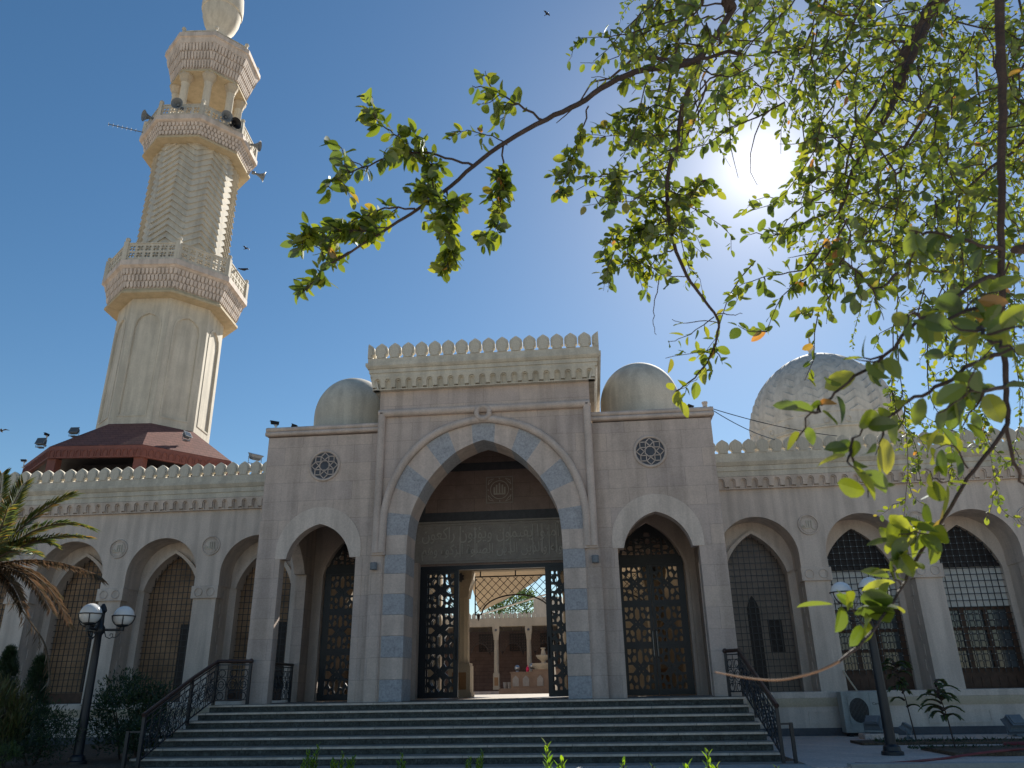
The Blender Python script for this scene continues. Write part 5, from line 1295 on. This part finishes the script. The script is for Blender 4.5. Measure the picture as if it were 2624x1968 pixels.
branch([(1730, 625, 2.62), (1760, 615, 2.62), (1790, 640, 2.62), (1800, 655, 2.62)], .001, .001, .045, .03, True, 3)
# upper sprays reaching left
for P in ([(1790, 40, 2.9), (1700, 60, 2.9), (1620, 85, 2.9), (1560, 95, 2.9), (1475, 97, 2.9)], [(1850, 10, 3.0), (1760, 20, 3.0), (1690, 30, 3.0), (1650, 15, 3.0)], [(1800, 120, 2.9), (1740, 110, 2.9), (1690, 130, 2.9), (1620, 155, 2.9)]):
    branch(P, .004, .001, .042, .022, True, 4, 5, .14)
# limbs of the right half
branch([(2380, 60, 3.8), (2340, 140, 3.75), (2290, 260, 3.7), (2230, 360, 3.65), (2190, 430, 3.6), (2160, 520, 3.6), (2148, 590, 3.6)], .02, .005, .045, .05, True, 4, 16, .25)
RL = branch([(2558, -20, 1.45), (2566, 120, 1.42), (2570, 250, 1.4), (2566, 420, 1.38), (2566, 640, 1.36), (2570, 850, 1.34), (2578, 1000, 1.32), (2582, 1085, 1.30)], .0095, .0042, leaf=False, n=4, amp=.002)
branch([(2582, 1085, 1.30), (2540, 1150, 1.29), (2480, 1225, 1.28), (2420, 1325, 1.26), (2350, 1430, 1.24), (2310, 1505, 1.2), (2270, 1570, 1.14), (2215, 1640, 1.04), (2150, 1695, .98)], .0036, .0018, leaf=False, n=4, amp=.001)
branch([(2582, 1085, 1.30), (2600, 1180, 1.30), (2622, 1245, 1.30), (2680, 1330, 1.3)], .0035, .0015, leaf=False, n=4)
for P in ([(2420, 1345, 1.26), (2360, 1350, 1.24), (2320, 1330, 1.22)], [(2400, 1370, 1.25), (2340, 1360, 1.2), (2300, 1380, 1.2)], [(2340, 1440, 1.24), (2320, 1420, 1.22), (2290, 1400, 1.2)], [(2310, 1500, 1.22), (2290, 1470, 1.2), (2290, 1440, 1.2)], [(2440, 1240, 1.26), (2400, 1230, 1.25), (2370, 1200, 1.24)], [(2480, 1200, 1.28), (2440, 1140, 1.27), (2400, 1150, 1.27)]):
    branch(P, .0016, .0007, .052, .015, True, 3)
for P in ([(2215, 1605, 1.18), (2190, 1560, 1.17), (2200, 1530, 1.17)], [(2225, 1595, 1.18), (2180, 1555, 1.17), (2140, 1545, 1.17)], [(2230, 1590, 1.18), (2260, 1545, 1.18), (2240, 1530, 1.18)]):
    branch(P, .001, .0006, .050, .02, True, 3)
# the dry twig crossing low right
tw = MB(); tw.tube(spl([at(2150, 1695, .978), at(2090, 1722, .97), at(2000, 1742, .965), at(1920, 1738, .96), at(1832, 1722, .955)], 5), [.0018 - .00005 * k for k in range(21)], 6)
# near sprays of big leaves before the dome
for P in ([(2572, 700, 1.36), (2520, 720, 1.3), (2430, 770, 1.25), (2330, 850, 1.2), (2250, 920, 1.18), (2170, 985, 1.16), (2120, 1030, 1.15), (2080, 1060, 1.15), (2040, 1130, 1.15)], [(2572, 900, 1.34), (2500, 930, 1.2), (2420, 980, 1.15), (2340, 1020, 1.12), (2270, 1070, 1.1), (2210, 1100, 1.1), (2170, 1150, 1.1)], [(2570, 640, 1.36), (2480, 620, 1.3), (2400, 600, 1.28), (2330, 590, 1.26)], [(2570, 820, 1.34), (2510, 840, 1.05), (2560, 880, .95), (2600, 900, .9)], [(2570, 780, 1.35), (2480, 800, 1.2), (2400, 830, 1.15), (2330, 800, 1.12)], [(2600, 980, 1.3), (2540, 1000, 1.2), (2470, 1010, 1.15), (2400, 1060, 1.12)], [(2300, 700, 1.9), (2240, 740, 1.85), (2190, 690, 1.8), (2150, 660, 1.8)]):
    branch(P, .004, .001, .044, .040, True, 4, 3, .09)
for P in ([(2170, 560, 2.4), (2130, 640, 2.4), (2080, 700, 2.4), (2000, 760, 2.4), (1965, 850, 2.4)], [(2140, 540, 2.5), (2060, 570, 2.5), (2000, 600, 2.5)], [(2120, 620, 2.3), (2060, 690, 2.3), (1980, 705, 2.3), (1890, 735, 2.3)], [(2180, 600, 2.2), (2150, 680, 2.2), (2110, 720, 2.2)], [(2200, 420, 2.6), (2130, 350, 2.6), (2070, 330, 2.6)], [(2190, 460, 2.6), (2120, 440, 2.6), (2050, 500, 2.55)]):
    branch(P, .0035, .001, .046, .024, True, 4, 4, .12)
# thin hanging twigs with small leaves, farther off
for x0, y0, x1, y1, d in ((2300, 900, 2310, 1420, 4.6), (2430, 900, 2560, 1280, 4.6), (2380, 1000, 2440, 1200, 4.6), (2480, 950, 2520, 1120, 4.4), (2290, 1030, 2360, 1250, 4.8), (2500, 700, 2480, 980, 4.6), (2600, 900, 2590, 1200, 5)):
    P = [(x0, y0 - 200, d), (x0, y0, d), ((x0 + x1) / 2 + 20, (y0 + y1) / 2, d), (x1, y1, d)]
    branch(P, .004, .001, .040, .035, True, 5, 12, .22)
# the mass of the crown
def dens(x, y):
    if (Vector((x, y)) - SUNP).length < 100: return 0
    if 1800 < x < 2075 and 300 < y < 900 and (x - 1800) * .55 + 300 < y + 130: return .03
    if x < 1640 - max(0, (60 - y)) * 0: return 0
    if y < 330 and x < 2080: return (.35 + .6 * (x - 1640) / 440)
    if x < 1840: return .55 if y < 640 else 0
    if x > 2080: return max(0, min(1, (760 + (x - 2080) * .25 - y) / 240)) * (.75 + .25 * min(1, (x - 2080) / 200))
    return .1
cnt = 0
while cnt < 640:
    x, y = RNG.uniform(1640, 2700), RNG.uniform(-60, 900)
    if RNG.random() > dens(x, y): continue
    cnt += 1; d = RNG.choice((RNG.uniform(2.3, 3.6), RNG.uniform(3.4, 6.5), RNG.uniform(5, 8.5)))
    p = at(x, y, d); twiglet(p, Vector((-.45, .05, -.6)) + rv() * 1.15, RNG.uniform(.16, .42) * (1 + d * .06), .040, .028)
for k in range(46):   # secondary branches threading the crown
    x, y = RNG.uniform(1750, 2700), RNG.uniform(-80, 420)
    if dens(x, y) < .3: continue
    d = RNG.uniform(2.8, 6.5); p = at(x, y, d); q = p + (Vector((-.7, .1, -.8)) + rv() * .6) * RNG.uniform(.4, 1.0); m = p.lerp(q, .5) + rv() * .22
    if min((pix(v) - SUNP).length for v in (p, m, q)) < 110: continue
    cv = zigzag(spl([p, m, q], 5), .02); BR.tube(cv, [.008 * (1 - .08 * j) for j in range(11)], 5)
BR.build('branches', BARK, tree); LV.build('foliage', LEAF, tree, recalc=False); tw.build('dry_twig', TWIGB, tree)
